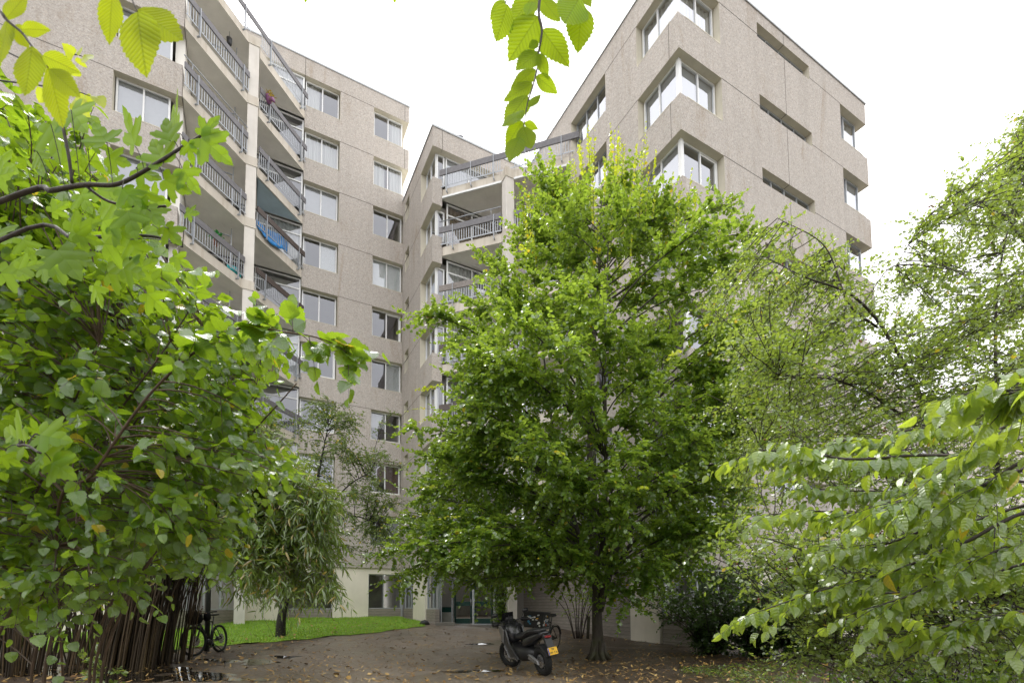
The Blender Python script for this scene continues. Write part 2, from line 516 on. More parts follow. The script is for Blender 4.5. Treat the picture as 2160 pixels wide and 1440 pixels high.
def mat_lawn():
    t = NT('lawn_turf'); v = t.coord('Object')
    n = t.noise(v, 1.1, 5); f = t.noise(v, 45, 3)
    c = t.ramp(n, [(.3, (.14, .26, .022)), (.6, (.23, .38, .03)), (.8, (.26, .35, .05))])
    c = t.mix(t.ramp(t.noise(v, 3.5, 4), [(.62, 0.0), (.75, .5)]), c, (.16, .13, .07))
    c = t.mix(.5, c, t.ramp(f, [(.3, .2), (.7, .8)]), 'SOFT_LIGHT')
    return t.done(t.bsdf(c, .7, .3, 0, f, .03, .8))


def patch(name, poly, mat, lift, step=.25, edge=0.0, kind='structure'):
    """ground cover sheet following the ground inside an outline"""
    poly = np.array(poly); x0, y0 = poly.min(0); x1, y1 = poly.max(0)
    xs = np.arange(x0 - step, x1 + step, step); ys = np.arange(y0 - step, y1 + step, step)
    A, B = np.meshgrid(xs, ys); ca, cb = A[:-1, :-1] + step / 2, B[:-1, :-1] + step / 2
    wob = edge * (np.sin(ca * 5.3 + cb * 2.1) + np.sin(cb * 6.7 - ca * 3.3) + .7 * np.sin(ca * 13 + cb * 11))
    ins = inside(ca + wob, cb + wob * .7, poly)
    idx = np.arange(A.size).reshape(A.shape)
    q = np.stack([idx[:-1, :-1][ins], idx[:-1, 1:][ins], idx[1:, 1:][ins], idx[1:, :-1][ins]], -1)
    used, inv = np.unique(q.ravel(), return_inverse=True)
    px, py = A.ravel()[used], B.ravel()[used]
    vs = np.stack([px, py, ground_fine(px, py) + lift], -1)
    return tag(np_mesh(name, vs, inv.astype(int), np.arange(len(q)) * 4, np.full(len(q), 4), mat, smooth=True), kind=kind)


patch('lawn', LAWN, mat_lawn(), .022, .06, .05)


# ------------------------------------------------------------------ leaf blades: vectorised copies of a template
def blade(outline, fold=.1, curl=.15, mid=None):
    """leaf template: fan of triangles round mid points on the rib; outline = right half (x, y) from base to tip, mirrored"""
    R = np.array(outline, float); n = len(R)
    ys = np.linspace(0, 1, n + 2)
    rib = np.array([(0.0, 0.0)] + [(0.0, r[1] * .92 + .04) for r in R] + [(0.0, 1.0)])
    pts = np.concatenate([rib, R, R * [-1, 1]])
    f = []
    nr = n + 2
    for sgn, off in ((1, nr), (-1, nr + n)):
        for i in range(n + 1):
            a, b = i, i + 1
            o1 = off + i - 1 if i > 0 else None; o2 = off + i if i < n else None
            poly = [p for p in (a, o1, o2, b) if p is not None]
            f.append(poly if sgn > 0 else poly[::-1])
    z = fold * np.abs(pts[:, 0]) - curl * pts[:, 1] ** 2 + .04 * np.sin(pts[:, 1] * 9) * np.abs(pts[:, 0])
    return np.column_stack([pts, z]), f


def fan(outline, centre, fold=.1, curl=.15):
    pts = np.array([centre] + list(outline), float); n = len(outline)
    f = [(0, i + 1, (i + 1) % n + 1) for i in range(n)]
    z = fold * np.abs(pts[:, 0]) - curl * pts[:, 1] ** 2
    return np.column_stack([pts, z]), f


def serr(w, n, teeth, a=.06, tip=0.0):
    """ovate half outline with saw teeth; w(t) half width"""
    out = []
    for i in range(n):
        t = (i + 1) / (n + 1)
        k = 1 + (a if i % 2 else -a) * teeth
        out.append((w(t) * k, t + (.012 if i % 2 else -.012) * teeth))
    return out


T_SMALL = blade([(.24, .22), (.34, .5), (.20, .8)], .25, .12)
T_ROUND = blade([(.34, .20), (.45, .50), (.27, .82)], .22, .14)
T_OVATE = blade(serr(lambda t: .36 * math.sin(math.pi * t ** .78) ** .8, 7, 1), .22, .18)
T_HAZEL = blade(serr(lambda t: .47 * math.sin(math.pi * t ** .62) ** .62 * (1 - .18 * t ** 6), 9, 1, .07), .16, .25)
T_ELM = blade(serr(lambda t: .37 * math.sin(math.pi * t ** .72) ** .75 * (1 - .3 * t ** 3), 21, 1, .045), .12, .10)
T_NEAR = blade(serr(lambda t: .37 * math.sin(math.pi * t ** .80) ** .85 * (1 - .22 * t ** 3), 21, 1, .05), .05, .04)
T_DOG = blade([(.13, .06), (.27, .2), (.34, .38), (.32, .56), (.22, .75), (.08, .92)], .35, .38)
T_BAMB = blade([(.075, .12), (.095, .4), (.055, .75)], .3, .25)
T_LIT = blade([(.08, .2), (.10, .55), (.05, .85)], .2, -.2)
_hw = [(.05, .08), (.16, .14), (.34, .30), (.30, .40), (.16, .42), (.40, .62), (.33, .72), (.17, .66), (.22, .88), (.10, .95), (0, 1.0)]
T_HAW = fan([(0, 0)] + _hw + [(-x, y) for x, y in _hw[-2::-1]], (0, .42), .2, .12)
_mp = [(.05, -.02), (.20, -.10), (.36, -.06), (.42, .05), (.33, .12), (.26, .16), (.42, .22), (.62, .42), (.60, .52), (.44, .50), (.38, .56), (.26, .46), (.17, .42),
       (.22, .58), (.21, .72), (.14, .76), (.12, .86), (0, 1.0)]
T_MAPLE = fan([(0, .03)] + _mp + [(-x * .95, y) for x, y in _mp[-2::-1]], (0, .28), .10, .06)


def leaves(name, mat, tpl, O, D, N, S, parent=None, wid=None, mat_idx=None):
    """O origin, D direction base to tip, N face normal, S length of each leaf"""
    tv, tf = tpl
    O = np.asarray(O, float); n = len(O)
    D = nrm(D); N = np.asarray(N, float); N = nrm(N - D * np.sum(N * D, -1, keepdims=True)); B = np.cross(D, N)
    S = np.broadcast_to(np.asarray(S, float), (n,))[:, None, None]
    wx = np.ones(n) if wid is None else np.asarray(wid, float)
    V = O[:, None, :] + S * (tv[None, :, 0, None] * wx[:, None, None] * B[:, None, :] + tv[None, :, 1, None] * D[:, None, :] + tv[None, :, 2, None] * N[:, None, :])
    k = len(tv); fl = np.concatenate([np.array(f) for f in tf]); tot = np.array([len(f) for f in tf])
    L = (fl[None, :] + (np.arange(n) * k)[:, None]).ravel()
    T = np.tile(tot, n); St = np.concatenate([[0], np.cumsum(T)[:-1]])
    uvs = np.tile(tv[fl][:, :2], (n, 1))
    mi = None if mat_idx is None else np.repeat(mat_idx, len(tf))
    return np_mesh(name, V.reshape(-1, 3), L, St, T, mat, parent, uvs, mi)


# grass blades on the lawn, leaf litter on the yard
n = 42000
bx = RNG.uniform(-15.5, -3, n); by = RNG.uniform(12.4, 26, n)
# more blades towards the viewer's edge of the lawn
k = inside(bx, by, LAWN) & (RNG.random(n) < np.clip(1.5 - (by - 12.5) / 16, .3, 1))
bx, by = bx[k], by[k]; n = len(bx)
GRASS = mat_leaf('grass_blade', (.12, .27, .012), (.25, .43, .03), (.40, .60, .035), .4, .02, 0, .5, .3)
o = leaves('grass', GRASS, blade([(.10, .3), (.07, .7)], .1, .3), np.stack([bx, by, ground_fine(bx, by) + .015], -1),
           np.stack([RNG.normal(0, .4, n), RNG.normal(0, .4, n), np.ones(n)], -1), np.stack([RNG.normal(0, 1, n), -1 + RNG.normal(0, .6, n), np.zeros(n)], -1), RNG.uniform(.04, .10, n))
tag(o, kind='stuff')

LITTER = NT('fallen_leaf')
_r = LITTER.n('ShaderNodeNewGeometry').outputs['Random Per Island']
LITTER = LITTER.done(LITTER.bsdf(LITTER.ramp(_r, [(0, (.17, .095, .045)), (.25, (.30, .17, .055)), (.55, (.44, .27, .085)), (.8, (.52, .37, .15)), (1, (.34, .22, .10))]), .45, .5))
n = 20000
lx = RNG.uniform(-11, 8, n); ly = 7.3 + 13.5 * RNG.random(n) ** 1.5
dens = .25 + .45 * ((lx + .15 * ly > 1.2) & (ly < 14)) + .5 * np.exp(-((lx + 2.5) ** 2 / 16 + (ly - 10) ** 2 / 9)) + .25 * (lx < -6)
k = (RNG.random(n) < dens) & ~inside(lx, ly, LAWN)
lx, ly = lx[k], ly[k]; n = len(lx)
a = RNG.uniform(0, 2 * math.pi, n)
o = leaves('fallen_leaves', LITTER, T_LIT, np.stack([lx, ly, ground_fine(lx, ly) + .012], -1), np.stack([np.cos(a), np.sin(a), RNG.normal(.08, .1, n)], -1),
           np.stack([RNG.normal(0, .25, n), RNG.normal(0, .25, n), np.ones(n)], -1), RNG.uniform(.03, .15, n) * np.where(RNG.random(n) < .12, 1.25, .9), wid=RNG.choice([.8, 1.0, 1.3, 3.2], n, p=[.4, .32, .2, .08]))
tag(o, kind='stuff')
n = 420
lx = RNG.uniform(-9, -4, n); ly = RNG.uniform(13, 22, n); k = inside(lx, ly, LAWN); lx, ly = lx[k], ly[k]; n = len(lx); a = RNG.uniform(0, 6.28, n)
o = leaves('fallen_leaves', LITTER, T_LIT, np.stack([lx, ly, ground_fine(lx, ly) + .075], -1), np.stack([np.cos(a), np.sin(a), RNG.normal(.1, .2, n)], -1), np.stack([RNG.normal(0, .3, n), RNG.normal(0, .3, n), np.ones(n)], -1), RNG.uniform(.05, .11, n), wid=RNG.choice([1.0, 2.0, 3.5], n))
tag(o, kind='stuff')

WATER = NT('puddle_water'); WATER = WATER.done(WATER.bsdf((.02, .017, .013), .04, .6, 0, WATER.noise(WATER.coord(), 6, 2), .003, .15))


def puddle(cx, cy, rx, ry, seed):
    r = np.random.default_rng(seed); n = 40; a = np.linspace(0, 2 * math.pi, n, endpoint=False)
    w = 1 + .22 * np.sin(2 * a + r.uniform(0, 6)) + .16 * np.sin(3 * a + r.uniform(0, 6)) + .1 * np.sin(5 * a + r.uniform(0, 6))
    patch('puddle', [(cx + rx * w[i] * math.cos(a[i]), cy + ry * w[i] * math.sin(a[i])) for i in range(n)], WATER, .007, .035, .03)


for i, q in enumerate([(-7.0, 9.7, 1.6, .65), (-6.2, 11.5, .9, .35), (-5.3, 9.2, .7, .25), (-.9, 10.3, .6, .2), (-.3, 13.4, .45, .14), (-1.0, 15.6, .5, .12), (-9.3, 9.9, 1.2, .5), (-5.6, 12.3, .4, .2)]):
    puddle(*q, i)
# ------------------------------------------------------------------ facades in building coordinates
def pbox(b, plane, c, a0, a1, d0, d1, z0, z1, mi=0):
    """box on a facade: a along the wall, d depth behind its face"""
    if plane == 'U': b.ubox(c + d0, c + d1, a0, a1, z0, z1, mi)
    elif plane == 'V': b.ubox(a0, a1, c + d0, c + d1, z0, z1, mi)
    else: b.ubox(a0, a1, c - d1, c - d0, z0, z1, mi)


def ppt(plane, c, a, d, z):
    return W(c + d, a, z) if plane == 'U' else W(a, c + d, z) if plane == 'V' else W(a, c - d, z)


def facade(b, plane, c, a0, a1, z0, z1, ops, t=.42, front=0, reveal=1):
    """solid wall of thickness t with openings; front and ends in one material, reveals in another"""
    A = sorted({a0, a1, *[x for o in ops for x in o[:2] if a0 < x < a1]}); Zs = sorted({z0, z1, *[x for o in ops for x in o[2:] if z0 < x < z1]})
    na, nz = len(A) - 1, len(Zs) - 1
    sol = np.ones((na, nz), bool)
    for i in range(na):
        for j in range(nz):
            ca, cz = (A[i] + A[i + 1]) / 2, (Zs[j] + Zs[j + 1]) / 2
            if any(o[0] < ca < o[1] and o[2] < cz < o[3] for o in ops): sol[i, j] = False
    flip = plane == 'U'

    def q(p, mi):
        b.add(p, [(0, 1, 2, 3) if not flip else (3, 2, 1, 0)], mi)
    P = lambda a, d, z: ppt(plane, c, a, d, z)
    for i in range(na):
        for j in range(nz):
            if not sol[i, j]: continue
            x0, x1, y0, y1 = A[i], A[i + 1], Zs[j], Zs[j + 1]
            q([P(x0, 0, y0), P(x0, 0, y1), P(x1, 0, y1), P(x1, 0, y0)], front)
            q([P(x0, t, y0), P(x1, t, y0), P(x1, t, y1), P(x0, t, y1)], reveal)
            if i == 0 or not sol[i - 1, j]: q([P(x0, 0, y0), P(x0, t, y0), P(x0, t, y1), P(x0, 0, y1)], front if i == 0 else reveal)
            if i == na - 1 or not sol[i + 1, j]: q([P(x1, 0, y0), P(x1, 0, y1), P(x1, t, y1), P(x1, t, y0)], front if i == na - 1 else reveal)
            if j == 0 or not sol[i, j - 1]: q([P(x0, 0, y0), P(x1, 0, y0), P(x1, t, y0), P(x0, t, y0)], reveal)
            if j == nz - 1 or not sol[i, j + 1]: q([P(x0, 0, y1), P(x0, t, y1), P(x1, t, y1), P(x1, 0, y1)], front if j == nz - 1 else reveal)


def curtain(parent, plane, c, a0, a1, z0, z1, d, mat, name='curtain', fold=.035):
    n = max(6, int((a1 - a0) / .035)); b = MB(); ph = random.random() * 6
    vs = []
    for i in range(n + 1):
        a = a0 + (a1 - a0) * i / n; dd = d + fold * math.sin(i * 1.15 + ph) + fold * .5 * math.sin(i * .43 + ph)
        vs += [ppt(plane, c, a, dd, z0), ppt(plane, c, a, dd, z1)]
    b.add(vs, [(2 * i, 2 * i + 2, 2 * i + 3, 2 * i + 1) for i in range(n)], 0, True)
    return b.build(name, mat, parent)


def window(parent, plane, c, a0, a1, z0, z1, d=.26, mull=(.5,), fmat=None, cover='', fw=.06, sill=True, post=None, transom=None, open_right=False):
    """frame mesh with pane, curtain or blind and sill as sub-parts"""
    fmat = fmat or WHITE
    f = MB(); z1f = z1
    pbox(f, plane, c, a0, a1, d, d + .075, z1f - fw, z1f)
    pbox(f, plane, c, a0, a1, d, d + .075, z0, z0 + fw)
    for a, w in [(a0, fw), (a1 - fw, fw)] + [(a0 + (a1 - a0) * m - fw * .45, fw * .9) for m in mull]:
        pbox(f, plane, c, a, a + w, d - .004, d + .071, z0 + fw, z1f - fw)
    if transom: pbox(f, plane, c, a0 + fw, a1 - fw, d - .002, d + .06, transom - .03, transom + .03)
    if 's' in cover:      # inner sliding sash
        h = a0 + (a1 - a0) * .5
        for q in ((h, h + .045), (a1 - fw - .05, a1 - fw)): pbox(f, plane, c, q[0], q[1], d + .02, d + .09, z0 + fw, z1f - fw)
        pbox(f, plane, c, h, a1 - fw, d + .022, d + .088, z1f - fw - .06, z1f - fw); pbox(f, plane, c, h, a1 - fw, d + .022, d + .088, z0 + fw, z0 + fw + .05)
    w = f.build('window', fmat, parent)
    g = MB(); pn = [ppt(plane, c, a, d + .035, z) for a, z in ((a0 + .01, z0 + .01), (a0 + .01, z1 - .01), (a1 - .01, z1 - .01), (a1 - .01, z0 + .01))]
    g.add(pn, [(0, 1, 2, 3) if plane != 'U' else (3, 2, 1, 0)]); g.build('pane', GLASS, w)
    L = a1 - a0; q = .16
    dd = d + q
    if 'C' in cover: curtain(w, plane, c, a0 + .03, a1 - .03, z0 + .02, z1 - .04, dd, CURT)
    if 'L' in cover: curtain(w, plane, c, a0 + .03, a0 + L * .42, z0 + .02, z1 - .04, dd, CURT)
    if 'R' in cover: curtain(w, plane, c, a1 - L * .42, a1 - .03, z0 + .02, z1 - .04, dd, CURT)
    if 'K' in cover: curtain(w, plane, c, a0 + .03, a1 - .03, z0 + .02, z1 - .04, dd, CURTB)
    bl = MB(); m = None
    if 'b' in cover: pbox(bl, plane, c, a0 + .06, a1 - .06, d + .10, d + .11, z0 + (z1 - z0) * .08, z1 - .05); m = BLIND
    if 'w' in cover: pbox(bl, plane, c, a0 + .06, a1 - .06, d + .10, d + .11, z0 + .05, z1 - .05); m = WHITEBL
    if 'h' in cover: pbox(bl, plane, c, a0 + .06, a0 + L * .48, d + .10, d + .11, z0 + (z1 - z0) * .45, z1 - .05); m = BLIND
    if 'x' in cover: pbox(bl, plane, c, a0 + L * .5, a1 - .06, d + .10, d + .11, z0 + .06, z1 - .05); m = BLINDDK
    if 'v' in cover:
        for i in range(int((z1 - z0) / .045)): pbox(bl, plane, c, a0 + L * .5, a1 - .06, d + .10, d + .103, z0 + .04 + i * .045, z0 + .072 + i * .045)
        m = WHITEBL
    if m is not None: bl.build('blind', m, w)
    if sill:
        s = MB(); pr = [(-.006, z0 - .085), (-.006, z0 - .055), (d, z0), (d, z0 - .085)]
        e0, e1 = a0 + .004, a1 - .004
        pts = [ppt(plane, c, e0, x, z) for x, z in pr] + [ppt(plane, c, e1, x, z) for x, z in pr]
        s.add(pts, [(0, 1, 2, 3), (7, 6, 5, 4), (0, 4, 5, 1), (1, 5, 6, 2), (2, 6, 7, 3), (3, 7, 4, 0)]); s.build('sill', SMOOTH, w)
    return w


def room(b, u0, u1, v0, v1, levels, open_faces, th=.3):
    """floors with side and back walls behind the windows"""
    for z in levels: b.ubox(u0, u1, v0, v1, z, z + th)
    zb, zt = min(levels) - 2.5, max(levels) + .2
    if 'u1' in open_faces: b.ubox(u1, u1 + .15, v0, v1, zb, zt)
    if 'v1' in open_faces: b.ubox(u0, u1, v1, v1 + .15, zb, zt)
    if 'v0' in open_faces: b.ubox(u0, u1, v0 - .15, v0, zb, zt)
    if 'u0' in open_faces: b.ubox(u0 - .15, u0, v0, v1, zb, zt)


def bay_rail(parent, p0, p1, zs, rail_mat, outn, e0=.1, e1=.1, extra_bar=False, ztop=1.34, zbot=1.08, posts=2):
    """railing between two plan points; zs = soffit level of the slab it stands on"""
    p0 = np.array(p0, float); p1 = np.array(p1, float); L = np.linalg.norm(p1 - p0); d = (p1 - p0) / L; on = np.array(outn, float)
    q = lambda s, o, z: np.array(W(*(p0 + d * s + on * o), z))
    h = MB(); h.beam(q(-e0, .10, zs + (ztop + zbot) / 2), q(L + e1, .10, zs + (ztop + zbot) / 2), .055, ztop - zbot)
    h.build('handrail', rail_mat, parent, .006)
    b = MB(); n = int(L / .118)
    for i in range(n + 1):
        s = L * (i + .5) / (n + 1)
        b.beam(q(s, .085, zs + .50), q(s, .085, zs + zbot + .02), .012, .032, np.append(d[0] * AU[:2] + d[1] * AV[:2], 0))
    b.beam(q(-e0 * .5, .085, zs + .49), q(L + e1 * .5, .085, zs + .49), .012, .05)
    b.build('balusters', GALV, parent)
    for s in ([.55, L - .35] if posts == 2 else [.25, L * .5, L - .35]):
        m = MB(); m.beam(q(s, .125, zs + .14), q(s, .125, zs + ztop + .01), .07, .03, np.append(d[0] * AU[:2] + d[1] * AV[:2], 0))
        m.beam(q(s, -.02, zs + .2), q(s, .14, zs + .2), .05, .05)
        m.build('post', GALV, parent, .004)
    if extra_bar:
        m = MB(); m.tube([q(-e0, .06, zs + 1.62), q(L + e1, .06, zs + 1.62)], .022, 8)
        for s in (.35, L - .5): m.tube([q(s, .06, zs + 1.3), q(s, .06, zs + 1.62)], .016, 6)
        m.build('upper_rail', GALV, parent)


# ================================================================== left building
LB = empty('apartment_building', 'tall grey pebble concrete apartment block with stacked zigzag balconies and white framed windows', 'building', 'concrete apartment buildings')
UC, VL, UA, VA = 25.82, 2.10, 21.19, -2.53
LV = [27.12 - 2.8 * k for k in range(9)]
b = MB()
ops = []
for k, L in enumerate(LV):
    ops.append((VL, 3.83, L - 1.64, L))
    ops.append((5.57, 7.55 if k < 2 else 7.30, L - 1.64, L))
facade(b, 'U', UC, VL, 7.52, 1.98, 28.05, ops)
# the band over the top terrace and the side wall beyond the corner
facade(b, 'U', UC, VA, VL - .012, 27.12, 28.05, [], .6)
facade(b, 'W', 7.52, UC + .42, 31, 1.98, 28.05, [(UC, 27.0, L - 1.64, L) for L in LV[:2]])
LA = [19.12 + 2.8 * j for j in (3, 2, 1, 0, -1, -2, -3, -4, -5)]
facade(b, 'U', UA, -19, VA, 1.98, 28.4, [(-4.56, VA + .01, L - 1.55, L) for L in LA] + [(-12.2, -10.2, L - 1.55, L) for L in LA])
b.build('wall', [AGG, SMOOTH], LB)
b = MB()
facade(b, 'W', VA, UA + .42, UC, 2.0, 28.0, [(UA, UA + .5, L - 1.55, L) for L in LA], .3, 0, 0)
b.build('balcony_side_wall', [SOFFIT, SOFFIT], LB)
b = MB()
for k, L in enumerate(LV):
    pbox(b, 'U', UC, 3.83, 5.57, -.004, .02, L - .014, L + .012)
for zt, k in ((27.12, 0),): pbox(b, 'U', UC, VL - .012, VL + .014, -.004, .3, 27.12, 28.04)
for k in (0, 1): pbox(b, 'U', UC, 7.26, 7.285, -.004, .02, LV[k], LV[k] + .93 if k == 0 else LV[k] + 1.16)
for L in LA[:7]: pbox(b, 'U', UA, -10.2, -4.56, -.004, .02, L - .012, L + .01)
b.each('panel_joint', JOINT, LB)
b = MB()
b.ubox(UC - .04, UC + .3, VA, 7.56, 28.05, 28.14); b.ubox(UC + .3, 31, 7.26, 7.56, 28.05, 28.14); b.ubox(UA - .04, UA + .4, -19, VA + .04, 28.4, 28.5)
b.build('roof_edge', GREYALU, LB)
b = MB(); b.ubox(UC + .42, 33, VA, 7.5, 27.75, 28.0); b.ubox(UA + .42, 33, -19, VA - .32, 28.0, 28.3); b.build('roof', SOFFIT, LB)

cov_l = ['L', 'C', 'b', 'v', '', 's', 'R', 'h', 'C']
cov_r = ['R', 'LR', '', 'w', 's', 'v', 'h', 'hx', 'b']
for k, L in enumerate(LV):
    window(LB, 'U', UC, VL + .05, 3.79, L - 1.55, L, cover=cov_l[k])
    window(LB, 'U', UC, 5.60, 7.20 if k < 2 else 7.185, L - 1.55, L, cover=cov_r[k])
for i, L in enumerate(LA):
    window(LB, 'U', UA, -4.52, -2.90, L - 1.47, L, cover='b' if i in (2, 3, 4) else 'C' if i % 2 else '')
    window(LB, 'U', UA, -12.16, -10.24, L - 1.47, L, cover='C' if i % 2 else 'b')
    if i > 1: pass
# window wall behind the balconies, one per storey
for k in range(9):
    z0 = 25.17 - 2.8 * k; z1 = 27.10 if k == 0 else 27.555 - 2.8 * k
    w = window(LB, 'U', UC, VA + .05, VL - .02, z0, z1, d=.12, mull=(.27, .56), cover=['C', '', '', 'R', '', 'w', '', 'R', ''][k], fw=.07, sill=False, transom=z1 - .55)
b = MB()
room(b, UC + .44, 30.4, VA, 7.1, [L + .06 for L in LV], ('u1', 'v1', 'v0'))
b.ubox(UC + .44, 30.4, VL + .1, VL + .2, 2, 27.3); b.ubox(UC + .44, 30.4, 4.6, 4.7, 2, 27.3)
room(b, UA + .44, 26.0, -19, VA - .35, [L + .06 for L in LA], ('u1',))
b.build('interior', INTER, LB)

# balconies: triangular slabs in the inner corner, edge running along the diagonal past a square column
CU0, CU1, CV0, CV1 = 23.31, 23.72, -.41, 0.0
dout = np.array([-1, 1]) / math.sqrt(2)
for k in range(9):
    zs = 24.76 - 2.8 * k
    s = MB()
    out = [(UC, VL), (CU1 - .0, CV1 + .0), (CU1, CV1 + .03), (CU0 - .03, CV1 + .03), (CU0 - .03, CV0 - .0), (CU0 - .0, CV0), (UA + .02, VA + .02), (UC, VA + .02)]
    out = [(UC, VL), (CU1 + .03, CV1 + .03), (CU0 - .03, CV1 + .03), (CU0 - .03, CV0 - .03), (UA + .02, VA + .02), (UC, VA + .02)]
    s.prism(out, zs, zs + .40, 0, 1)
    bal = s.build('balcony', [SOFFIT, FASCIA], LB, .008)
    rm = RAIL if k < 3 else RAILBR if k in (3, 4, 8) else RAIL
    bay_rail(bal, (CU1, CV1), (UC, VL), zs, rm, dout, .6 if k == 0 else -.02, .08)
    bay_rail(bal, (UA, VA), (CU0, CV0), zs, RAIL if k < 6 else RAILBR, dout, 0, -.02, extra_bar=k in (0, 2))
for k in range(9):
    z1 = 24.76 - 2.8 * k; z0 = z1 - 2.4 if k < 8 else -1.2
    b = MB(); b.ubox(CU0, CU1, CV0, CV1, z0, z1); b.build('column', COLUMN, LB, .015)
    if k < 8:
        b = MB(); b.ubox(CU1 + .06, CU1 + .10, CV0 - .5, CV0 - .46, z0, z1); b.ubox(CU1 + .06, CU1 + .10, CV0 - 1.5, CV0 - .5, z1 - .35, z1 - .31); b.build('screen_frame', GALV, LB)

# ground floor, set back and rendered cream, with a low plank wall under the glazing
G = UC + .13
b = MB()
facade(b, 'U', G, 1.4, 7.36, -1.0, 1.97, [(1.4, 3.83, -1.0, 1.68), (5.57, 7.40, -1.0, 1.68)], .3)
facade(b, 'V', 7.36, 20.95, G, -1.1, 1.88, [(24.1, G + .05, -1.1, 1.68), (20.9, 22.24, -1.1, 1.68)], .3)
b.build('ground_floor_wall', [BEIGE, BEIGE], LB)
b = MB()
pbox(b, 'U', G, 1.4, 3.83, .06, .25, -1.0, -.12); pbox(b, 'U', G, 5.57, 7.36, .06, .25, -1.0, -.12); pbox(b, 'V', 7.36, 24.1, G + .06, .06, .25, -1.0, -.12)
pbox(b, 'V', 7.36, 20.95, 22.24, .06, .25, -1.2, -.14)
# the wall under the balconies runs back along the lawn
q0, q1 = np.array(W(UA + .1, VA - .02, -.62)), np.array(W(24.75, -.36, -.62))
b.beam(q0, q1, .2, 1.0)
b.each('plank_wall', PLANKS, LB)
for (a0, a1, pl, cc, zz) in ((1.6, 3.83, 'U', G, -.12), (5.57, 7.30, 'U', G, -.12), (24.1, G, 'V', 7.36, -.12), (20.98, 22.24, 'V', 7.36, -.14)):
    window(LB, pl, cc, a0, a1, zz, 1.68, d=.12, mull=(.46,) if pl == 'U' else (.4,), fmat=GREYALU, fw=.05, sill=False)
b = MB(); b.ubox(G + .02, G + .12, 7.28, 7.36, -1, 1.7); b.build('corner_post', GREYALU, LB)
# glazing above the wall beside the lawn
f = MB(); up = np.array([0, 0, 1.0])
za, zb = -.10 + CAMH, 1.75 + CAMH
for t in (0, .27, .5, .74, 1.0):
    p = q0 + (q1 - q0) * t; f.beam((p[0], p[1], za), (p[0], p[1], zb), .07, .07, AU)
for z in (za + .03, zb - .03): f.beam((q0[0], q0[1], z), (q1[0], q1[1], z), .06, .06)
w = f.build('window', GREYALU, LB)
g2 = MB(); g2.add([(q0[0], q0[1], za), (q1[0], q1[1], za), (q1[0], q1[1], zb), (q0[0], q0[1], zb)], [(3, 2, 1, 0)]); g2.build('pane', GLASS, w)
b = MB(); b.ubox(24.65, 25.1, -.45, 0.0, -1, 1.97); b.ubox(25.1, G + .1, -.2, 1.6, -1, 1.97); b.each('ground_floor_pillar', BEIGE, LB)
b = MB(); b.ubox(UA - .0, UA + .42, -19, VA - .1, -1.1, 1.98); b.build('plinth', BEIGE, LB)
b = MB()
b.ubox(G + .4, 30, -.1, 7.3, -.62, -.55); b.ubox(30, 30.2, -3, 7.3, -1, 2); b.ubox(20.6, 30, 7.1, 7.3, -20, -19)
b.ubox(25.3, 25.5, VA - 4, VA - .2, -1, 2); b.ubox(20.9, 33, 12.2, 12.4, -1.5, 1.95); b.ubox(25.3, 33, 7.6, 7.7, -1.5, 1.9); b.ubox(26.3, 26.5, 7.7, 12.2, -1.5, 1.9)
b.each('ground_floor_room', INTER, LB)

# ================================================================== right building
RB = empty('apartment_building', 'grey pebble concrete apartment block with corner windows and narrow slot windows behind the big tree', 'building', 'concrete apartment buildings')
VE, UE = 7.2, 20.87
LE = [21.38 - 2.8 * k for k in range(7)]
b = MB()
facade(b, 'V', VE, UE, UC - .004, 1.88, 22.33, [(UE - .01, 22.63, L - 1.52, L) for L in LE] + [(24.6, 25.34, L - .63, L + .48) for L in LE], .47)
facade(b, 'U', UE, VE + .47, 12.4, 21.38, 22.33, [], .45)
R1V, R2U, RT = 11.93, 10.55, 21.69
LR = [20.76 - 2.8 * k for k in range(7)]
facade(b, 'V', R1V, R2U + .42, 20.85, 1.16, RT, [(R2U, 12.46, L - 1.56, L) for L in LR] + [(14.2, 16.5, L - 1.56, L) for L in LR])
facade(b, 'U', R2U, R1V, 23.32, 1.16, RT, [(R1V - .01, 13.96, L - 1.56, L) for L in LR] + [(16.0, 19.2, L - .09, L + .48) for L in LR] + [(21.33, 23.33, L - 1.56, L) for L in LR])
facade(b, 'W', 23.32, R2U + .42, 18, 1.16, RT, [(R2U, 12.0, L - 1.56, L) for L in LR])
b.build('wall', [AGG, SMOOTH], RB)
b = MB()
for L in LE:
    pbox(b, 'V', VE, 22.63, UC - .05, -.004, .02, L - .012, L + .01)
pbox(b, 'U', UE, VE + .46, VE + .485, -.004, .2, 21.38, 22.32)
for k, L in enumerate(LR):
    pbox(b, 'U', R2U, 13.96, 16.0, -.004, .02, L - .012, L + .012)
    pbox(b, 'U', R2U, 19.2, 21.33, -.0035, .02, L - .01, L + .01)
    pbox(b, 'V', R1V, 12.46, 14.2, -.004, .02, L - .012, L + .01)
    pbox(b, 'V', R1V, R2U + .40, R2U + .42, -.004, .02, L + .002, min(L + 1.24, RT - .01))
    zt = L + 2.71 if k else RT - .01
    pbox(b, 'U', R2U, 17.58, 17.60, -.004, .02, L + .48, zt)
    pbox(b, 'U', R2U, 17.58, 17.60, .0, .4, L + .472, L + .478)
b.each('panel_joint', JOINT, RB)
b = MB()
b.ubox(UE - .04, 27, VE - .04, VE + .3, 22.33, 22.42); b.ubox(UE - .04, UE + .3, VE + .3, 12.4, 22.33, 22.42)
b.ubox(R2U - .04, 20.9, R1V - .04, R1V + .3, RT, RT + .08); b.ubox(R2U - .04, R2U + .3, R1V + .3, 23.36, RT, RT + .08); b.ubox(R2U + .3, 18, 23.06, 23.36, RT, RT + .08)
b.build('roof_edge', GREYALU, RB)
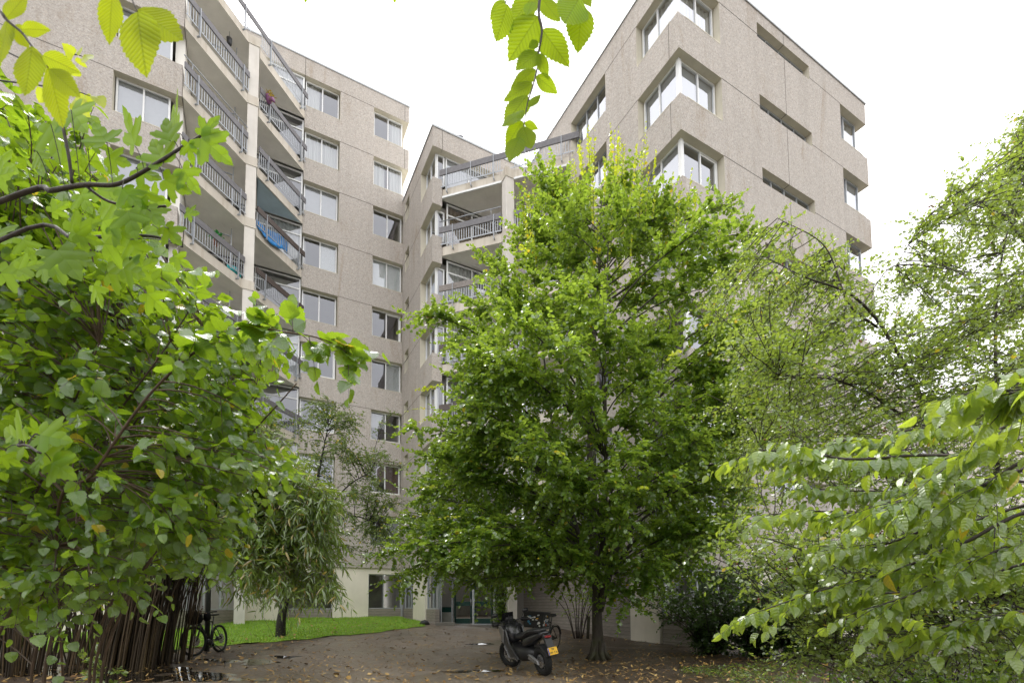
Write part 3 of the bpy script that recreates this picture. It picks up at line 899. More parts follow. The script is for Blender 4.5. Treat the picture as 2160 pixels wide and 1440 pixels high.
b = MB(); b.ubox(UE + .42, 33, VE + .47, 16, 22.0, 22.3); b.ubox(R2U + .42, 20.8, R1V + .42, 22.9, 21.35, 21.6); b.build('roof', SOFFIT, RB)

cE = ['', 'C', 'C', '', 'C', '', 'C']
cR1 = ['C', 'b', 'b', 'C', '', '', 'C']
cR2 = ['C', 'b', 's', 'b', '', 'C', '']
for k, L in enumerate(LE):
    window(RB, 'V', VE, 21.22, 22.59, L - 1.45, L, cover=cE[k])
    window(RB, 'V', VE, 24.62, 25.32, L - .63, L + .48, mull=(), fmat=GREYALU, sill=False)
    # the short return of the corner window beside the balcony
    window(RB, 'U', UE, VE + .30, VE + .70, L - 1.45, L, d=.32, mull=(), fw=.07, sill=False)
    if k:
        pass
for k, L in enumerate(LR):
    window(RB, 'V', R1V, R2U + .33, 12.42, L - 1.48, L, mull=(.52,), cover=cR1[k], fw=.055)
    window(RB, 'U', R2U, R1V + .33, 13.92, L - 1.48, L, mull=(.5,), cover=cR2[k], fw=.055)
    b = MB(); b.ubox(R2U + .22, R2U + .345, R1V + .22, R1V + .345, L - 1.5, L); b.build('corner_post', WHITE, RB)
    window(RB, 'V', R1V, 14.24, 16.46, L - 1.48, L, mull=(.35, .68), cover='LR' if k % 2 else 'R', fmat=GREYALU)
    window(RB, 'U', R2U, 16.04, 19.16, L - .085, L + .475, d=.22, mull=(.25, .5, .75), fmat=GREYALU, cover='', sill=False, fw=.04)
    window(RB, 'U', R2U, 21.37, 22.95, L - 1.48, L, mull=(.42,), cover=['C', 'b', '', 'C', '', '', ''][k], fmat=GREYALU)
    window(RB, 'W', 23.32, 10.9, 11.96, L - 1.48, L, mull=(), cover='', fmat=GREYALU)
b = MB()
room(b, UE + .5, 25.3, VE + .5, 11.92, [L + .06 for L in LE], ('v1', 'u1'))
room(b, R2U + .45, 17.0, R1V + .45, 22.85, [L + .5 for L in LR], ('u1',), .2)
b.ubox(14.4, 14.5, R1V + .45, 22.85, 1, 21.3); b.ubox(R2U + .45, 14.4, 15.0, 15.1, 1, 21.3); b.ubox(R2U + .45, 14.4, 20.2, 20.3, 1, 21.3)
b.build('interior', INTER, RB)

DU0, DV0 = 20.86, 7.69        # balcony edge starts at the return of the corner window
rout = np.array([-1, -1]) / math.sqrt(2)
KU, KV = 18.40, 9.74          # near corner of the square column
for k in range(7):
    zs = 18.98 - 2.8 * k
    s = MB()
    out = [(DU0, DV0), (KU + .41 + .03, KV - .03), (KU - .03, KV - .03), (KU - .03, KV + .41 + .03), (16.64, R1V - .01), (UE + .12, R1V - .01), (UE + .12, DV0)]
    s.prism(out, zs, zs + .42, 0, 1)
    bal = s.build('balcony', [SOFFIT, FASCIA], RB, .008)
    rm = RAIL if k < 2 else RAILOLD if k == 2 else RAILBR
    bay_rail(bal, (DU0, DV0), (KU + .41, KV), zs, rm, rout, .12, .35 if k == 0 else -.02, extra_bar=k == 1, ztop=1.30, zbot=1.02, posts=3 if k == 0 else 2)
    bay_rail(bal, (KU, KV + .41), (16.61, R1V), zs, rm, rout, .35 if k == 0 else -.02, .42 if k == 0 else -.1, ztop=1.30, zbot=1.02)
    if k == 0:
        b = MB(); up = np.array([0, 0, 1.0])
        q = lambda p, o: np.array(W(p[0] + rout[0] * o, p[1] + rout[1] * o, zs + .0))
        b.beam(q((DU0, DV0), .03), q((KU + .41, KV), .03), .07, .09); b.beam(q((KU, KV + .41), .03), q((16.66, R1V), .03), .07, .09)
        b.build('awning_case', WHITE, bal)
    z0 = zs - 2.38 if k < 6 else -1.4
    b = MB(); b.ubox(KU, KU + .41, KV, KV + .41, z0, zs); b.build('column', COLUMN, RB, .015)
    if k:
        window(RB, 'U', UE, VE + .75, R1V - .05, zs + .42, zs + 2.75, d=.14, mull=(.33, .66), cover=['', 'K', 'L', 'C', '', 'C', 'L'][k], fw=.06, sill=False, transom=zs + 2.2)
    else:
        window(RB, 'U', UE, VE + .75, R1V - .4, zs + .42, 21.38, d=.3, mull=(.33, .66), cover='b', fw=.06, sill=False)

# entrance under the balconies
b = MB()
E0, E1 = np.array([22.1, 7.83]), np.array([20.02, 9.91]); ed = (E1 - E0) / np.linalg.norm(E1 - E0); EL = np.linalg.norm(E1 - E0)
zg = -.86
pe = lambda s, o, z: np.array(W(*(E0 + ed * s + np.array([-.7071, -.7071]) * o), z))
vert = lambda bb, s, w, t, z0, z1, o=0: bb.beam(pe(s, o, z0), pe(s, o, z1), w, t, np.append((ed[0] * AU + ed[1] * AV)[:2], 0))
for s, w in ((.03, .07), (.86, .07), (2.92, .07)): vert(b, s, w, .08, zg, 1.45)
vert(b, 1.89, .05, .10, zg, 1.30)
for z in (zg + .02, 1.42): b.beam(pe(0, 0, z), pe(2.94, 0, z), .08, .06)
b.beam(pe(.9, 0, 1.24), pe(2.9, 0, 1.24), .08, .05)
door = b.build('entrance_frame', GREYALU, RB)
for s0 in (.92, 1.92):
    d = MB(); w0, w1 = s0, s0 + .94
    for s in (w0 + .07, w1 - .07): vert(d, s, .13, .05, zg + .06, 1.2)
    for z, h in ((zg + .17, .24), (.10, .20), (1.13, .14)): d.beam(pe(w0 + .13, 0, z), pe(w1 - .13, 0, z), .05, h)
    do = d.build('door', GREEND, RB, .005)
    g2 = MB(); g2.add([pe(w0 + .12, 0, zg + .2), pe(w1 - .12, 0, zg + .2), pe(w1 - .12, 0, 1.15), pe(w0 + .12, 0, 1.15)], [(3, 2, 1, 0)]); g2.build('pane', GLASS, do)
    h = MB(); sx = 1.80 if s0 < 1 else 1.99
    h.tube([pe(sx, .07, .0), pe(sx, .07, .32)], .014, 8); h.tube([pe(sx, .02, .02), pe(sx, .07, .02)], .01, 6); h.tube([pe(sx, .02, .30), pe(sx, .07, .30)], .01, 6); h.build('handle', CHROME, do)
b = MB(); b.beam(pe(.07, 0, -.17), pe(.82, 0, -.17), .05, .24); b.build('green_panel', GREEND, RB)
b = MB(); b.beam(pe(.07, 0, -.56), pe(.82, 0, -.56), .04, .50); b.build('grey_panel', simple('grey_panel', (.26, .26, .235), .5), RB)
g2 = MB(); g2.add([pe(.06, 0, -.05), pe(.83, 0, -.05), pe(.83, 0, 1.4), pe(.06, 0, 1.4)], [(3, 2, 1, 0)]); g2.build('pane', GLASS, RB)
b = MB(); b.beam(pe(-.9, .05, 1.68), pe(3.6, .05, 1.68), .3, .44); b.ubox(20.92, 22.1, 7.66, 7.83, 1.46, 1.9); b.build('entrance_beam', BEIGE, RB)
b = MB(); b.ubox(21.02, 22.06, 7.70, 7.74, -1.1, 1.45); b.build('entrance_side_glass', GREYALU, RB)
b = MB(); b.beam(pe(0, -3.2, zg - .02), pe(3.4, -3.2, zg - .02), 6, .08); b.beam(pe(-1, -6.4, .4), pe(5, -6.4, .4), .1, 3); b.build('entrance_hall', INTER, RB)
b = MB(); b.beam(pe(-.3, .55, zg - .05), pe(3.4, .55, zg - .05), 1.1, .12); b.build('door_step', mat_smooth_concrete('step_concrete', (.17, .155, .14), .4), RB)
# ground floor on the right: plank wall, cream pillar, glazing
b = MB(); b.ubox(13.45, 21.2, R1V + .12, R1V + .3, -1.5, 1.2); b.ubox(R2U + .12, R2U + .3, 12.1, 23.2, -1.6, -.2); b.ubox(R2U + .12, 12.0, R1V + .12, R1V + .3, -1.6, -.3); b.each('plank_wall', PLANKS, RB)
b = MB(); b.ubox(12.06, 13.45, R1V + .04, R1V + .5, -1.6, 1.2); b.ubox(R2U + .1, R2U + .5, 15.2, 16.6, -1.6, 1.2); b.ubox(R2U + .1, R2U + .5, 20.0, 21.4, -1.6, 1.2); b.each('ground_floor_pillar', BEIGE, RB)
for a0, a1 in ((12.2, 15.2), (16.6, 20.0), (21.4, 23.2)): window(RB, 'U', R2U, a0, a1, -.2, 1.1, d=.15, mull=(.33, .66), fmat=GREYALU, sill=False)
window(RB, 'V', R1V, R2U + .2, 12.06, -.3, 1.1, d=.15, mull=(.5,), fmat=GREYALU, sill=False)
b = MB(); b.ubox(12.9, 13.1, 12.5, 23, -1.6, 1.4); b.ubox(10.7, 13, 12.4, 23, -1.5, -1.4); b.each('ground_floor_room', INTER, RB)

# ================================================================== lower wing far right, with a roof greenhouse frame
FB = empty('low_building', 'lower pale building right of the corner block, half hidden behind red berried branches', 'building')
fz = 14.0
b = MB(); FU, FV0, FV1 = 15.5, 23.6, 64
facade(b, 'U', FU, FV0, FV1, -1.5, fz, [(v, v + 2.2, z, z + 1.5) for v in (25.5, 30, 34.5, 39, 43.5, 48) for z in (0.5, 3.3, 6.1, 8.9, 11.3)])
b.ubox(FU + .42, FU + 6, FV0, FV1, fz - .4, fz - .05); b.ubox(FU + 3, FU + 3.3, FV0, FV1, -1, fz - .4)
b.prism([(FU + 1.5, 31.5), (FU + 1.5, 36), (FU + 5, 36), (FU + 5, 31.5)], fz - .05, fz + 2.2)
b.build('wall', [mat_smooth_concrete('pale_concrete', (.60, .55, .49), .1), SMOOTH], FB)
for v in (25.5, 30, 34.5, 39, 43.5, 48):
    for z in (0.5, 3.3, 6.1, 8.9, 11.3): window(FB, 'U', FU, v + .03, v + 2.17, z + .06, z + 1.48, fmat=WHITE, cover='C' if (v + z) % 2 > 1 else '')
GH = empty('greenhouse_frame', 'open grey metal greenhouse frame on the roof edge beyond the corner block', 'greenhouse')
b = MB(); gz = fz + .0
gp = lambda a, d, z: np.array(W(FU + .6 + d, a, z))
for a in (24.2, 25.6, 27.0, 28.4):
    for d in (0, 2.4): b.beam(gp(a, d, gz - .05), gp(a, d, gz + 2.1), .06, .06, AU)
    b.beam(gp(a, 0, gz + 2.1), gp(a, 1.2, gz + 2.9), .05, .06); b.beam(gp(a, 2.4, gz + 2.1), gp(a, 1.2, gz + 2.9), .05, .06)
for d, z in ((0, 2.1), (2.4, 2.1), (1.2, 2.9), (0, 1.0)): b.beam(gp(24.2, d, gz + z), gp(28.4, d, gz + z), .05, .06)
b.build('frame', GALV, GH)
# ------------------------------------------------------------------ plants
def spline(pts, n=8):
    """smooth curve through points"""
    p = np.asarray(pts, float)
    if len(p) == 2: return p[0] + (p[1] - p[0]) * np.linspace(0, 1, n)[:, None]
    q = np.vstack([2 * p[0] - p[1], p, 2 * p[-1] - p[-2]]); out = []
    for i in range(1, len(q) - 2):
        t = np.linspace(0, 1, n, endpoint=False)[:, None]
        a, b, c, d = q[i - 1], q[i], q[i + 1], q[i + 2]
        out.append(.5 * (2 * b + (c - a) * t + (2 * a - 5 * b + 4 * c - d) * t ** 2 + (3 * b - a - 3 * c + d) * t ** 3))
    out.append(q[-2][None]); return np.vstack(out)


def bez(p0, p1, p2, p3, n):
    t = np.linspace(0, 1, n)[:, None]
    return (1 - t) ** 3 * p0 + 3 * (1 - t) ** 2 * t * p1 + 3 * (1 - t) * t ** 2 * p2 + t ** 3 * p3


def lerp_path(path, t):
    x = np.clip(t, 0, 1) * (len(path) - 1); i = np.minimum(x.astype(int), len(path) - 2); f = (x - i)[..., None]
    return path[i] * (1 - f) + path[i + 1] * f, nrm(path[i + 1] - path[i])


class Plant:
    def __init__(s, seed):
        s.r = np.random.default_rng(seed); s.wood = MB(); s.thin = MB(); s.O = []; s.D = []; s.N = []; s.S = []; s.tips = []

    def stem(s, pts, r0, r1, k=8, n=8, thin=False):
        p = spline(pts, n); rr = np.linspace(r0, r1, len(p))
        (s.thin if thin else s.wood).tube(p, rr, k); return p

    def put(s, O, D, N, S):
        s.O.append(O); s.D.append(D); s.N.append(N); s.S.append(S)

    def twig(s, p, d, L, nleaf, size, droop=.0, up=.0, r=.004, spread=.9, flat=.75, jit=.25, thin=True, start=.15, hang=0.0):
        """one leafy twig: leaves left and right of a curved axis"""
        r_ = s.r; d = nrm(d)
        n = 6; t = np.linspace(0, 1, n)[:, None]
        path = p + d * L * t + np.array([0, 0, 1.0]) * L * (up * t ** 2 - droop * t ** 2)
        if thin: s.thin.tube(path, np.linspace(r, r * .35, n), 4, cap=False)
        tt = np.linspace(start, 1, nleaf) + r_.normal(0, .02, nleaf)
        o, ax = lerp_path(path, tt)
        side = np.cross(ax, np.array([0, 0, 1.0]) + r_.normal(0, .25, 3)); side = nrm(side)
        sg = np.where(np.arange(nleaf) % 2 == 0, 1.0, -1.0)[:, None]
        D = ax * (1 - spread * .45) + side * sg * spread + r_.normal(0, jit, (nleaf, 3)) - np.array([0, 0, hang])
        D[-1] = ax[-1] + r_.normal(0, jit * .5, 3) - np.array([0, 0, hang * .7])
        N = np.array([0, 0, 1.0]) * flat + r_.normal(0, .38, (nleaf, 3)) + side * sg * .0
        s.put(o, D, N, size * r_.uniform(.65, 1.15, nleaf) * (1 - .25 * tt * (tt > .8)))
        s.tips.append(path[-1])

    def limb(s, p0, tip, r0, rise=.35, sag=.15, k=6, n=12, wig=.05):
        p0 = np.asarray(p0, float); tip = np.asarray(tip, float); L = np.linalg.norm(tip - p0)
        p1 = p0 + (tip - p0) * .33 + np.array([0, 0, L * rise * .5]) + s.r.normal(0, wig * L, 3)
        p2 = p0 + (tip - p0) * .70 + np.array([0, 0, L * sag]) + s.r.normal(0, wig * L, 3)
        path = bez(p0, p1, p2, tip, n)
        s.wood.tube(path, np.linspace(r0, max(.003, r0 * .22), n), k, cap=False); return path

    def finish(s, root, wood_mat, leaf_mat, tpl, crown='crown', trunk='trunk', limbs='limbs'):
        if s.wood.v: s.wood.build(trunk, wood_mat, root)
        if s.thin.v: s.thin.build(limbs, wood_mat, root)
        return leaves(crown, leaf_mat, tpl, np.vstack(s.O), np.vstack(s.D), np.vstack(s.N), np.concatenate(s.S), root)


BARK = mat_bark('tree_bark', (.055, .043, .032), .55)
BARK2 = mat_bark('dark_twig_bark', (.045, .034, .026), .0)
L_ELM = mat_leaf('elm_leaf', (.034, .088, .016), (.135, .235, .038), (.40, .56, .05), .46, .003, rough=.24, spec=.85)
L_ELMY = mat_leaf('young_elm_leaf', (.22, .30, .018), (.40, .44, .03), (.62, .70, .04), .54, .05, wet=.4)
L_HAW = mat_leaf('hawthorn_leaf', (.058, .118, .024), (.165, .25, .05), (.42, .55, .06), .44, .006, rough=.28, spec=.8)
L_HAZ = mat_leaf('hazel_leaf', (.024, .080, .014), (.098, .205, .022), (.36, .54, .02), .46, .012, .35, rough=.2, spec=.9, vein_n=8)
L_MAP = mat_leaf('sycamore_leaf', (.06, .145, .010), (.11, .21, .014), (.36, .54, .02), .58, .0, .3, rough=.45, spec=.2, vein_n=3.2, wet=.08)
L_BIG = mat_leaf('near_elm_leaf', (.20, .29, .015), (.29, .38, .02), (.66, .76, .02), .66, .0, .8, rough=.5, spec=.15, wet=0.0, vein_n=13)
L_SPR = mat_leaf('spray_elm_leaf', (.10, .19, .012), (.18, .28, .015), (.48, .64, .015), .64, .0, .6, rough=.5, spec=.15, wet=0.0, vein_n=11)
L_DOG = mat_leaf('dogwood_leaf', (.06, .14, .024), (.19, .28, .045), (.52, .66, .05), .49, .006, .3, rough=.22, spec=.85, vein_n=5)
L_BAM = mat_leaf('bamboo_leaf', (.04, .092, .018), (.15, .225, .048), (.34, .46, .05), .40, .07, rough=.24, spec=.8, ycol=(.36, .27, .06))
L_COT = mat_leaf('cotoneaster_leaf', (.055, .105, .025), (.15, .20, .05), (.30, .42, .07), .40, .03, rough=.4)
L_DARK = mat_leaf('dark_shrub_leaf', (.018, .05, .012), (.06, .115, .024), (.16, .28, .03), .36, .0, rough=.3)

# ---- the big tree in the yard
bx_, by_ = 2.13, 12.39; gz_ = float(ground_fine(bx_, by_))
T = Plant(11)
lead = []
lead.append(T.stem([(2.13, 12.39, gz_ - .1), (2.12, 12.39, .5), (2.10, 12.42, 1.9), (2.0, 12.5, 4), (2.1, 12.5, 7), (2.35, 12.55, 10.2), (2.45, 12.5, 12.4)], .165, .012, 10))
lead.append(T.stem([(2.16, 12.36, 1.2), (2.42, 12.3, 2.1), (2.9, 12.2, 3.6), (3.5, 12.1, 5.8), (4.1, 12.2, 8.6)], .11, .012, 8))
lead.append(T.stem([(2.10, 12.4, 1.7), (1.7, 12.3, 3.0), (1.1, 12.1, 5.4), (.7, 12.0, 8.8)], .085, .012, 8))
lead.append(T.stem([(2.10, 12.3, 1.9), (2.2, 11.5, 3.6), (2.1, 10.7, 6.8), (2.2, 10.6, 9.4)], .075, .01, 8))
lead.append(T.stem([(2.10, 12.45, 2.0), (2.3, 13.4, 4), (2.4, 14.1, 7.2), (2.4, 14.2, 9.6)], .075, .01, 8))
ZE = [1.75, 2.2, 2.8, 3.4, 4.6, 5.7, 6.9, 8.1, 9.2, 10.4, 11.6, 12.3, 12.9]
RE = [1.9, 2.8, 3.7, 4.1, 4.2, 4.15, 3.8, 3.35, 2.9, 2.35, 1.5, .8, .2]
tips = []
while len(tips) < 230:
    z = T.r.uniform(1.9, 12.8); R = np.interp(z, ZE, RE)
    if T.r.random() > R / 4.2: continue
    a = T.r.uniform(0, 2 * math.pi); q = R * (T.r.uniform(.78, 1.08) if T.r.random() < .72 else T.r.uniform(.3, .75))
    lop = 1 + .16 * math.sin(3 * a + z * 1.3) + .1 * math.sin(5 * a - z * 2.1)
    cxz = 2.0 + .35 * np.interp(z, [2, 6, 11], [-.6, .4, 1.1])
    tips.append((cxz + q * lop * math.cos(a), 12.4 + .92 * q * lop * math.sin(a), z))
for px, py, y in ((815, 1160, 10.2), (880, 1150, 9.8), (900, 1195, 9.9), (960, 1175, 9.6), (850, 1210, 10.4), (1000, 1130, 9.4), (1010, 1220, 10.6), (870, 905, 11.2), (900, 960, 10.8), (885, 1040, 10.9), (1560, 900, 11.4), (1500, 760, 11.0), (1600, 560, 11.6), (1620, 640, 11.2), (1640, 720, 11.5), (1650, 800, 11.0), (1640, 880, 11.2), (1600, 960, 10.8), (1570, 1030, 10.6), (1590, 490, 12.0), (1530, 430, 12.0), (1560, 700, 10.6), (1580, 840, 10.2), (1620, 920, 12.4), (1540, 1090, 10.4), (1480, 960, 9.6), (1400, 1010, 9.2), (1330, 960, 9.0), (1180, 1000, 9.2), (1090, 900, 9.6), (1380, 820, 9.4), (1250, 840, 9.2), (1440, 900, 9.4), (1150, 800, 10.0), (1070, 640, 11.4), (1040, 560, 11.8), (1130, 430, 12.2), (1450, 1190, 10.4), (1380, 1180, 10.2), (1500, 1130, 10.0), (1330, 1270, 10.8), (1390, 1240, 10.6)):
    tips.append(tuple(at(px, py, y)))
zl = [p[:, 2] for p in lead]
YT = Plant(12)
for tp in tips:
    tp = np.array(tp)
    best = None
    for p in lead:
        hd = np.linalg.norm(p[:, :2] - tp[:2], axis=1)
        cost = np.abs(p[:, 2] - (tp[2] - .38 * hd)) + .55 * hd + 3 * np.maximum(0, p[:, 2] - tp[2] - .5) + 4 * np.maximum(0, 2.1 - p[:, 2])
        i = int(np.argmin(cost))
        if best is None or cost[i] < best[0]: best = (cost[i], p[i])
    p0 = best[1]; L = np.linalg.norm(tp - p0)
    path = T.limb(p0, tp, .010 + .0055 * L, .3, .12)
    high = tp[2] > 9.0
    nt = int(10 + 9.5 * L)
    for j in range(nt):
        t = (.25 + .75 * T.r.random() ** .6); p, d = lerp_path(path, np.array([t])); p, d = p[0], d[0]
        dr = d * .6 + T.r.normal(0, .62, 3) + np.array([0, 0, .22 if high else .0])
        ll = T.r.uniform(.35, .85) * (1.0 if high else .95)
        T.twig(p, dr, ll, int(ll * 25) + 3, .105, droop=.08 if high else .25, up=.12 if high else 0, flat=.75, jit=.34)
    T.twig(tp, path[-1] - path[-3], .7, 17, .095, droop=.05, up=.2)
# upright pale shoots at the top and a few at the edges
for i in range(150):
    if i < 118:
        z = YT.r.uniform(8.8, 12.6); R = np.interp(z, ZE, RE); a = YT.r.uniform(0, 6.28); q = R * YT.r.uniform(.5, 1.05)
        p = np.array((2.35 + q * math.cos(a), 12.4 + q * math.sin(a), z)); d = np.array((math.cos(a) * .2, math.sin(a) * .2, 1.0))
        YT.twig(p - d * .2, d, YT.r.uniform(.5, 1.15), 22, .088, up=.15, flat=.2, spread=.8, r=.005)
    else:
        z = YT.r.uniform(2.4, 9); R = np.interp(z, ZE, RE) * 1.02; a = YT.r.uniform(2.6, 6.5)
        p = np.array((2.1 + R * math.cos(a), 12.4 + R * math.sin(a), z))
        YT.twig(p, (math.cos(a), math.sin(a), .1), YT.r.uniform(.4, .7), 13, .085, droop=.25, flat=.6)
root = empty('broadleaf_tree', 'large dense green tree with pointed yellow tipped crown in the middle of the yard', 'tree')
T.finish(root, BARK, L_ELM, T_ROUND)
YT.finish(root, BARK2, L_ELMY, T_SMALL, crown='young_shoots', limbs='shoot_stems')
# root flare
f = MB()
for a in np.linspace(0, 6.28, 6)[:-1]:
    f.tube([(2.13 + .10 * math.cos(a), 12.39 + .10 * math.sin(a), .45), (2.13 + .17 * math.cos(a), 12.39 + .17 * math.sin(a), .14), (2.13 + .34 * math.cos(a), 12.39 + .34 * math.sin(a), gz_ - .03)], [.07, .075, .05], 7)
f.build('root_flare', BARK, root)

# ---- hawthorn on the right
H = Plant(21)
hp = lambda x, y, d: at(x, y, d)
b0_ = hp(2075, 1300, 5.3); b0_[2] = -.05
lead = [H.stem([b0_, hp(2050, 1150, 5.2), hp(1985, 930, 5.0), hp(1880, 720, 4.85), hp(1800, 625, 4.7), hp(1700, 585, 4.6), hp(1610, 540, 4.45)], .028, .003, 8),
        H.stem([hp(2055, 1170, 5.2), hp(2110, 950, 5.0), hp(2100, 760, 4.9), hp(2110, 560, 4.8), hp(2170, 330, 4.7)], .026, .003, 8),
        H.stem([hp(2100, 930, 5.0), hp(2200, 620, 4.8), hp(2120, 460, 4.6), hp(2040, 425, 4.5), hp(1960, 455, 4.4), hp(1890, 560, 4.3)], .022, .003, 7),
        H.stem([hp(2000, 960, 5.0), hp(1880, 860, 4.7), hp(1760, 800, 4.4), hp(1640, 800, 4.2)], .020, .003, 7),
        H.stem([hp(2040, 1080, 5.1), hp(1900, 1020, 4.7), hp(1760, 960, 4.4), hp(1600, 940, 4.2)], .018, .003, 7),
        H.stem([hp(2050, 1140, 5.2), hp(1960, 1180, 4.6), hp(1850, 1260, 4.1), hp(1760, 1390, 3.8)], .03, .004, 7),
        H.stem([hp(2060, 1180, 5.2), hp(2110, 1150, 4.2), hp(2130, 1230, 3.4), hp(2020, 1360, 3.1)], .03, .004, 7),
        H.stem([hp(1850, 690, 4.85), hp(1790, 640, 4.8), hp(1740, 520, 4.8), hp(1640, 460, 4.7)], .012, .003, 6)]
allp = np.vstack(lead)
top = lambda x: np.interp(x, [1540, 1600, 1700, 1780, 1850, 1900, 1960, 2040, 2100, 2160, 2260], [500, 440, 450, 520, 560, 520, 440, 385, 300, 215, 150])
n_ = 0
while n_ < 700:
    px = H.r.uniform(1490, 2270); py = H.r.uniform(200, 1440); d = H.r.uniform(3.5, 6.4)
    if py < top(px) + H.r.uniform(0, 70): continue
    if py > 900 and px < 1660 + H.r.uniform(-60, 60):
        if py > 1230 or px < 1490 + H.r.uniform(0, 60): continue
        d = H.r.uniform(5.4, 7.6)
    if py < 600 and H.r.random() < .55 and px < 1960: continue
    if py > 1050: d = H.r.uniform(2.9, 5.0)
    n_ += 1
    tp = at(px, py, d)
    dist = np.linalg.norm(allp - tp, axis=1) + 1.2 * np.maximum(0, allp[:, 2] - tp[2] - .5); i = int(np.argmin(dist))
    path = H.limb(allp[i], tp, .0045, .15, .08, 5, 9, .09)
    L = np.linalg.norm(tp - allp[i])
    for j in range(int(5 + 11 * L)):
        p, q = lerp_path(path, np.array([H.r.uniform(.1, 1.0)])); dr = q[0] * .5 + H.r.normal(0, .7, 3) + np.array([0, 0, .12])
        ll = H.r.uniform(.12, .36)
        H.twig(p[0], dr, ll, int(ll * 29) + 3, .040, droop=.12, flat=.6, jit=.4, r=.0025)
root = empty('hawthorn_tree', 'sparse hawthorn with thin arching branches, small lobed leaves and dark red berries on the right', 'tree')
H.finish(root, BARK2, L_HAW, T_HAW)
bm = MB(); BERRY = simple('red_berry', (.16, .012, .012), .3)
for i in H.r.choice(len(H.tips), 150, replace=False):
    for q in range(H.r.integers(1, 4)):
        c = H.tips[i] + H.r.normal(0, .018, 3); bm.tube([c + (0, 0, .0075), c + (0, 0, .005), c, c - (0, 0, .005), c - (0, 0, .0075)], [.002, .0065, .0082, .0065, .002], 6)
tag(bm.build('berries', BERRY, root), kind='stuff')

# ---- dogwood branches reaching in from the right
Dg = Plant(31)
trunkx, trunky = 3.05, 2.15
lead = Dg.stem([(trunkx, trunky, -.05), (trunkx - .02, trunky + .03, .9), (trunkx - .1, trunky + .1, 1.7), (trunkx - .25, trunky + .15, 2.6)], .035, .012, 8)
paths = [[(2240, 900, 2.2), (2070, 955, 2.3), (1930, 960, 2.35), (1800, 968, 2.4), (1700, 955, 2.5), (1600, 948, 2.6)],
         [(2240, 1000, 2.2), (2020, 1055, 2.35), (1880, 1085, 2.5), (1740, 1078, 2.7), (1610, 1085, 2.9)],
         [(2240, 1080, 2.2), (2020, 1150, 2.3), (1880, 1205, 2.45), (1730, 1245, 2.6), (1570, 1300, 2.75)],
         [(2240, 850, 2.0), (2120, 900, 2.0), (2030, 960, 2.05), (1940, 1040, 2.15), (1880, 1060, 2.2)],
         [(2240, 1180, 2.2), (2070, 1215, 2.35), (1930, 1245, 2.5), (1800, 1255, 2.7)],
         [(2240, 1130, 2.1), (2060, 1180, 2.2), (1930, 1250, 2.3), (1840, 1280, 2.4)],
         [(2240, 790, 1.7), (2170, 815, 1.7), (2125, 835, 1.75)],
         [(2240, 960, 2.0), (2080, 1020, 2.1), (1980, 1100, 2.2), (1860, 1150, 2.3), (1780, 1160, 2.45)],
         [(2240, 1050, 2.6), (2080, 1090, 2.9), (1950, 1140, 3.2), (1820, 1180, 3.4), (1700, 1190, 3.5)],
         [(2240, 930, 2.7), (2050, 900, 3.0), (1930, 905, 3.2), (1850, 925, 3.3), (1760, 930, 3.4)],
         [(2240, 1020, 2.8), (2090, 1010, 3.1), (1960, 1030, 3.3), (1830, 1035, 3.5), (1700, 1030, 3.6)],
         [(2240, 1120, 2.8), (2090, 1150, 3.1), (1960, 1190, 3.3), (1830, 1215, 3.5), (1690, 1235, 3.6)],
         [(2240, 1260, 2.2), (2140, 1290, 2.3), (2040, 1310, 2.4), (1960, 1330, 2.5)]]
for k, pp in enumerate(paths):
    pts = [at(*q) for q in pp]; st = lead[min(len(lead) - 1, 9 + k % 14)]
    path = Dg.stem([st] + pts, .012, .003, 6, 7)
    nl = int(8 + 3.2 * len(pp))
    for t in np.linspace(.32, 1, nl):
        p, d = lerp_path(path, np.array([t])); p, d = p[0], d[0]
        sd = nrm(np.cross(d, (0, 0, 1)))
        for sg in (1, -1):      # opposite pairs that hang from the branch
            D = sd * sg * .55 + d * .35 + np.array([0, 0, -.85]) + Dg.r.normal(0, .16, 3)
            N = sd * sg * .75 + np.array([0, 0, .6]) + Dg.r.normal(0, .3, 3)
            Dg.put(p[None] + D * .01, D[None], N[None], np.array([Dg.r.uniform(.062, .105)]))
        if Dg.r.random() < .85:
            dr = d * .7 + sd * Dg.r.choice([-1, 1]) * .5 + Dg.r.normal(0, .25, 3) + np.array([0, 0, .05]); ll = Dg.r.uniform(.14, .34)
            Dg.twig(p, dr, ll, int(ll * 24) + 2, .080, droop=.25, flat=.6, r=.0025, hang=.75, jit=.2)
root = empty('dogwood_shrub', 'dogwood with pairs of broad drooping bright leaves reaching in at the lower right', 'shrub')
Dg.finish(root, BARK2, L_DOG, T_DOG, crown='foliage', trunk='branches', limbs='twigs')

# ---- hazel on the left
Z_ = Plant(41)
bases = [(-3.6, 3.5), (-3.3, 4.1), (-4.1, 4.4), (-4.6, 3.6)]
lead = []
for i, (x, y) in enumerate(bases):
    for j in range(3):
        a = Z_.r.normal(.2, .5); e = Z_.r.uniform(1.0, 1.8)
        lead.append(Z_.stem([(x, y, -.05), (x + .15 * a, y - .1, 1.0), (x + .5 * e, y - .35 + .2 * a, 2.1), (x + 1.1 * e, y - .8 + .3 * a, 2.9 + .3 * a)], .014, .004, 7))
feat = [at(120, 1100, 2.6), at(195, 1000, 2.4), at(285, 870, 2.3), at(350, 795, 2.25), at(425, 733, 2.2), at(515, 690, 2.2), at(600, 700, 2.2), at(680, 715, 2.2), at(735, 745, 2.2)]
fp = Z_.stem([np.array((-3.3, 3.7, .6))] + feat, .008, .003, 7, 7)
lead.append(fp)
allp = np.vstack(lead)
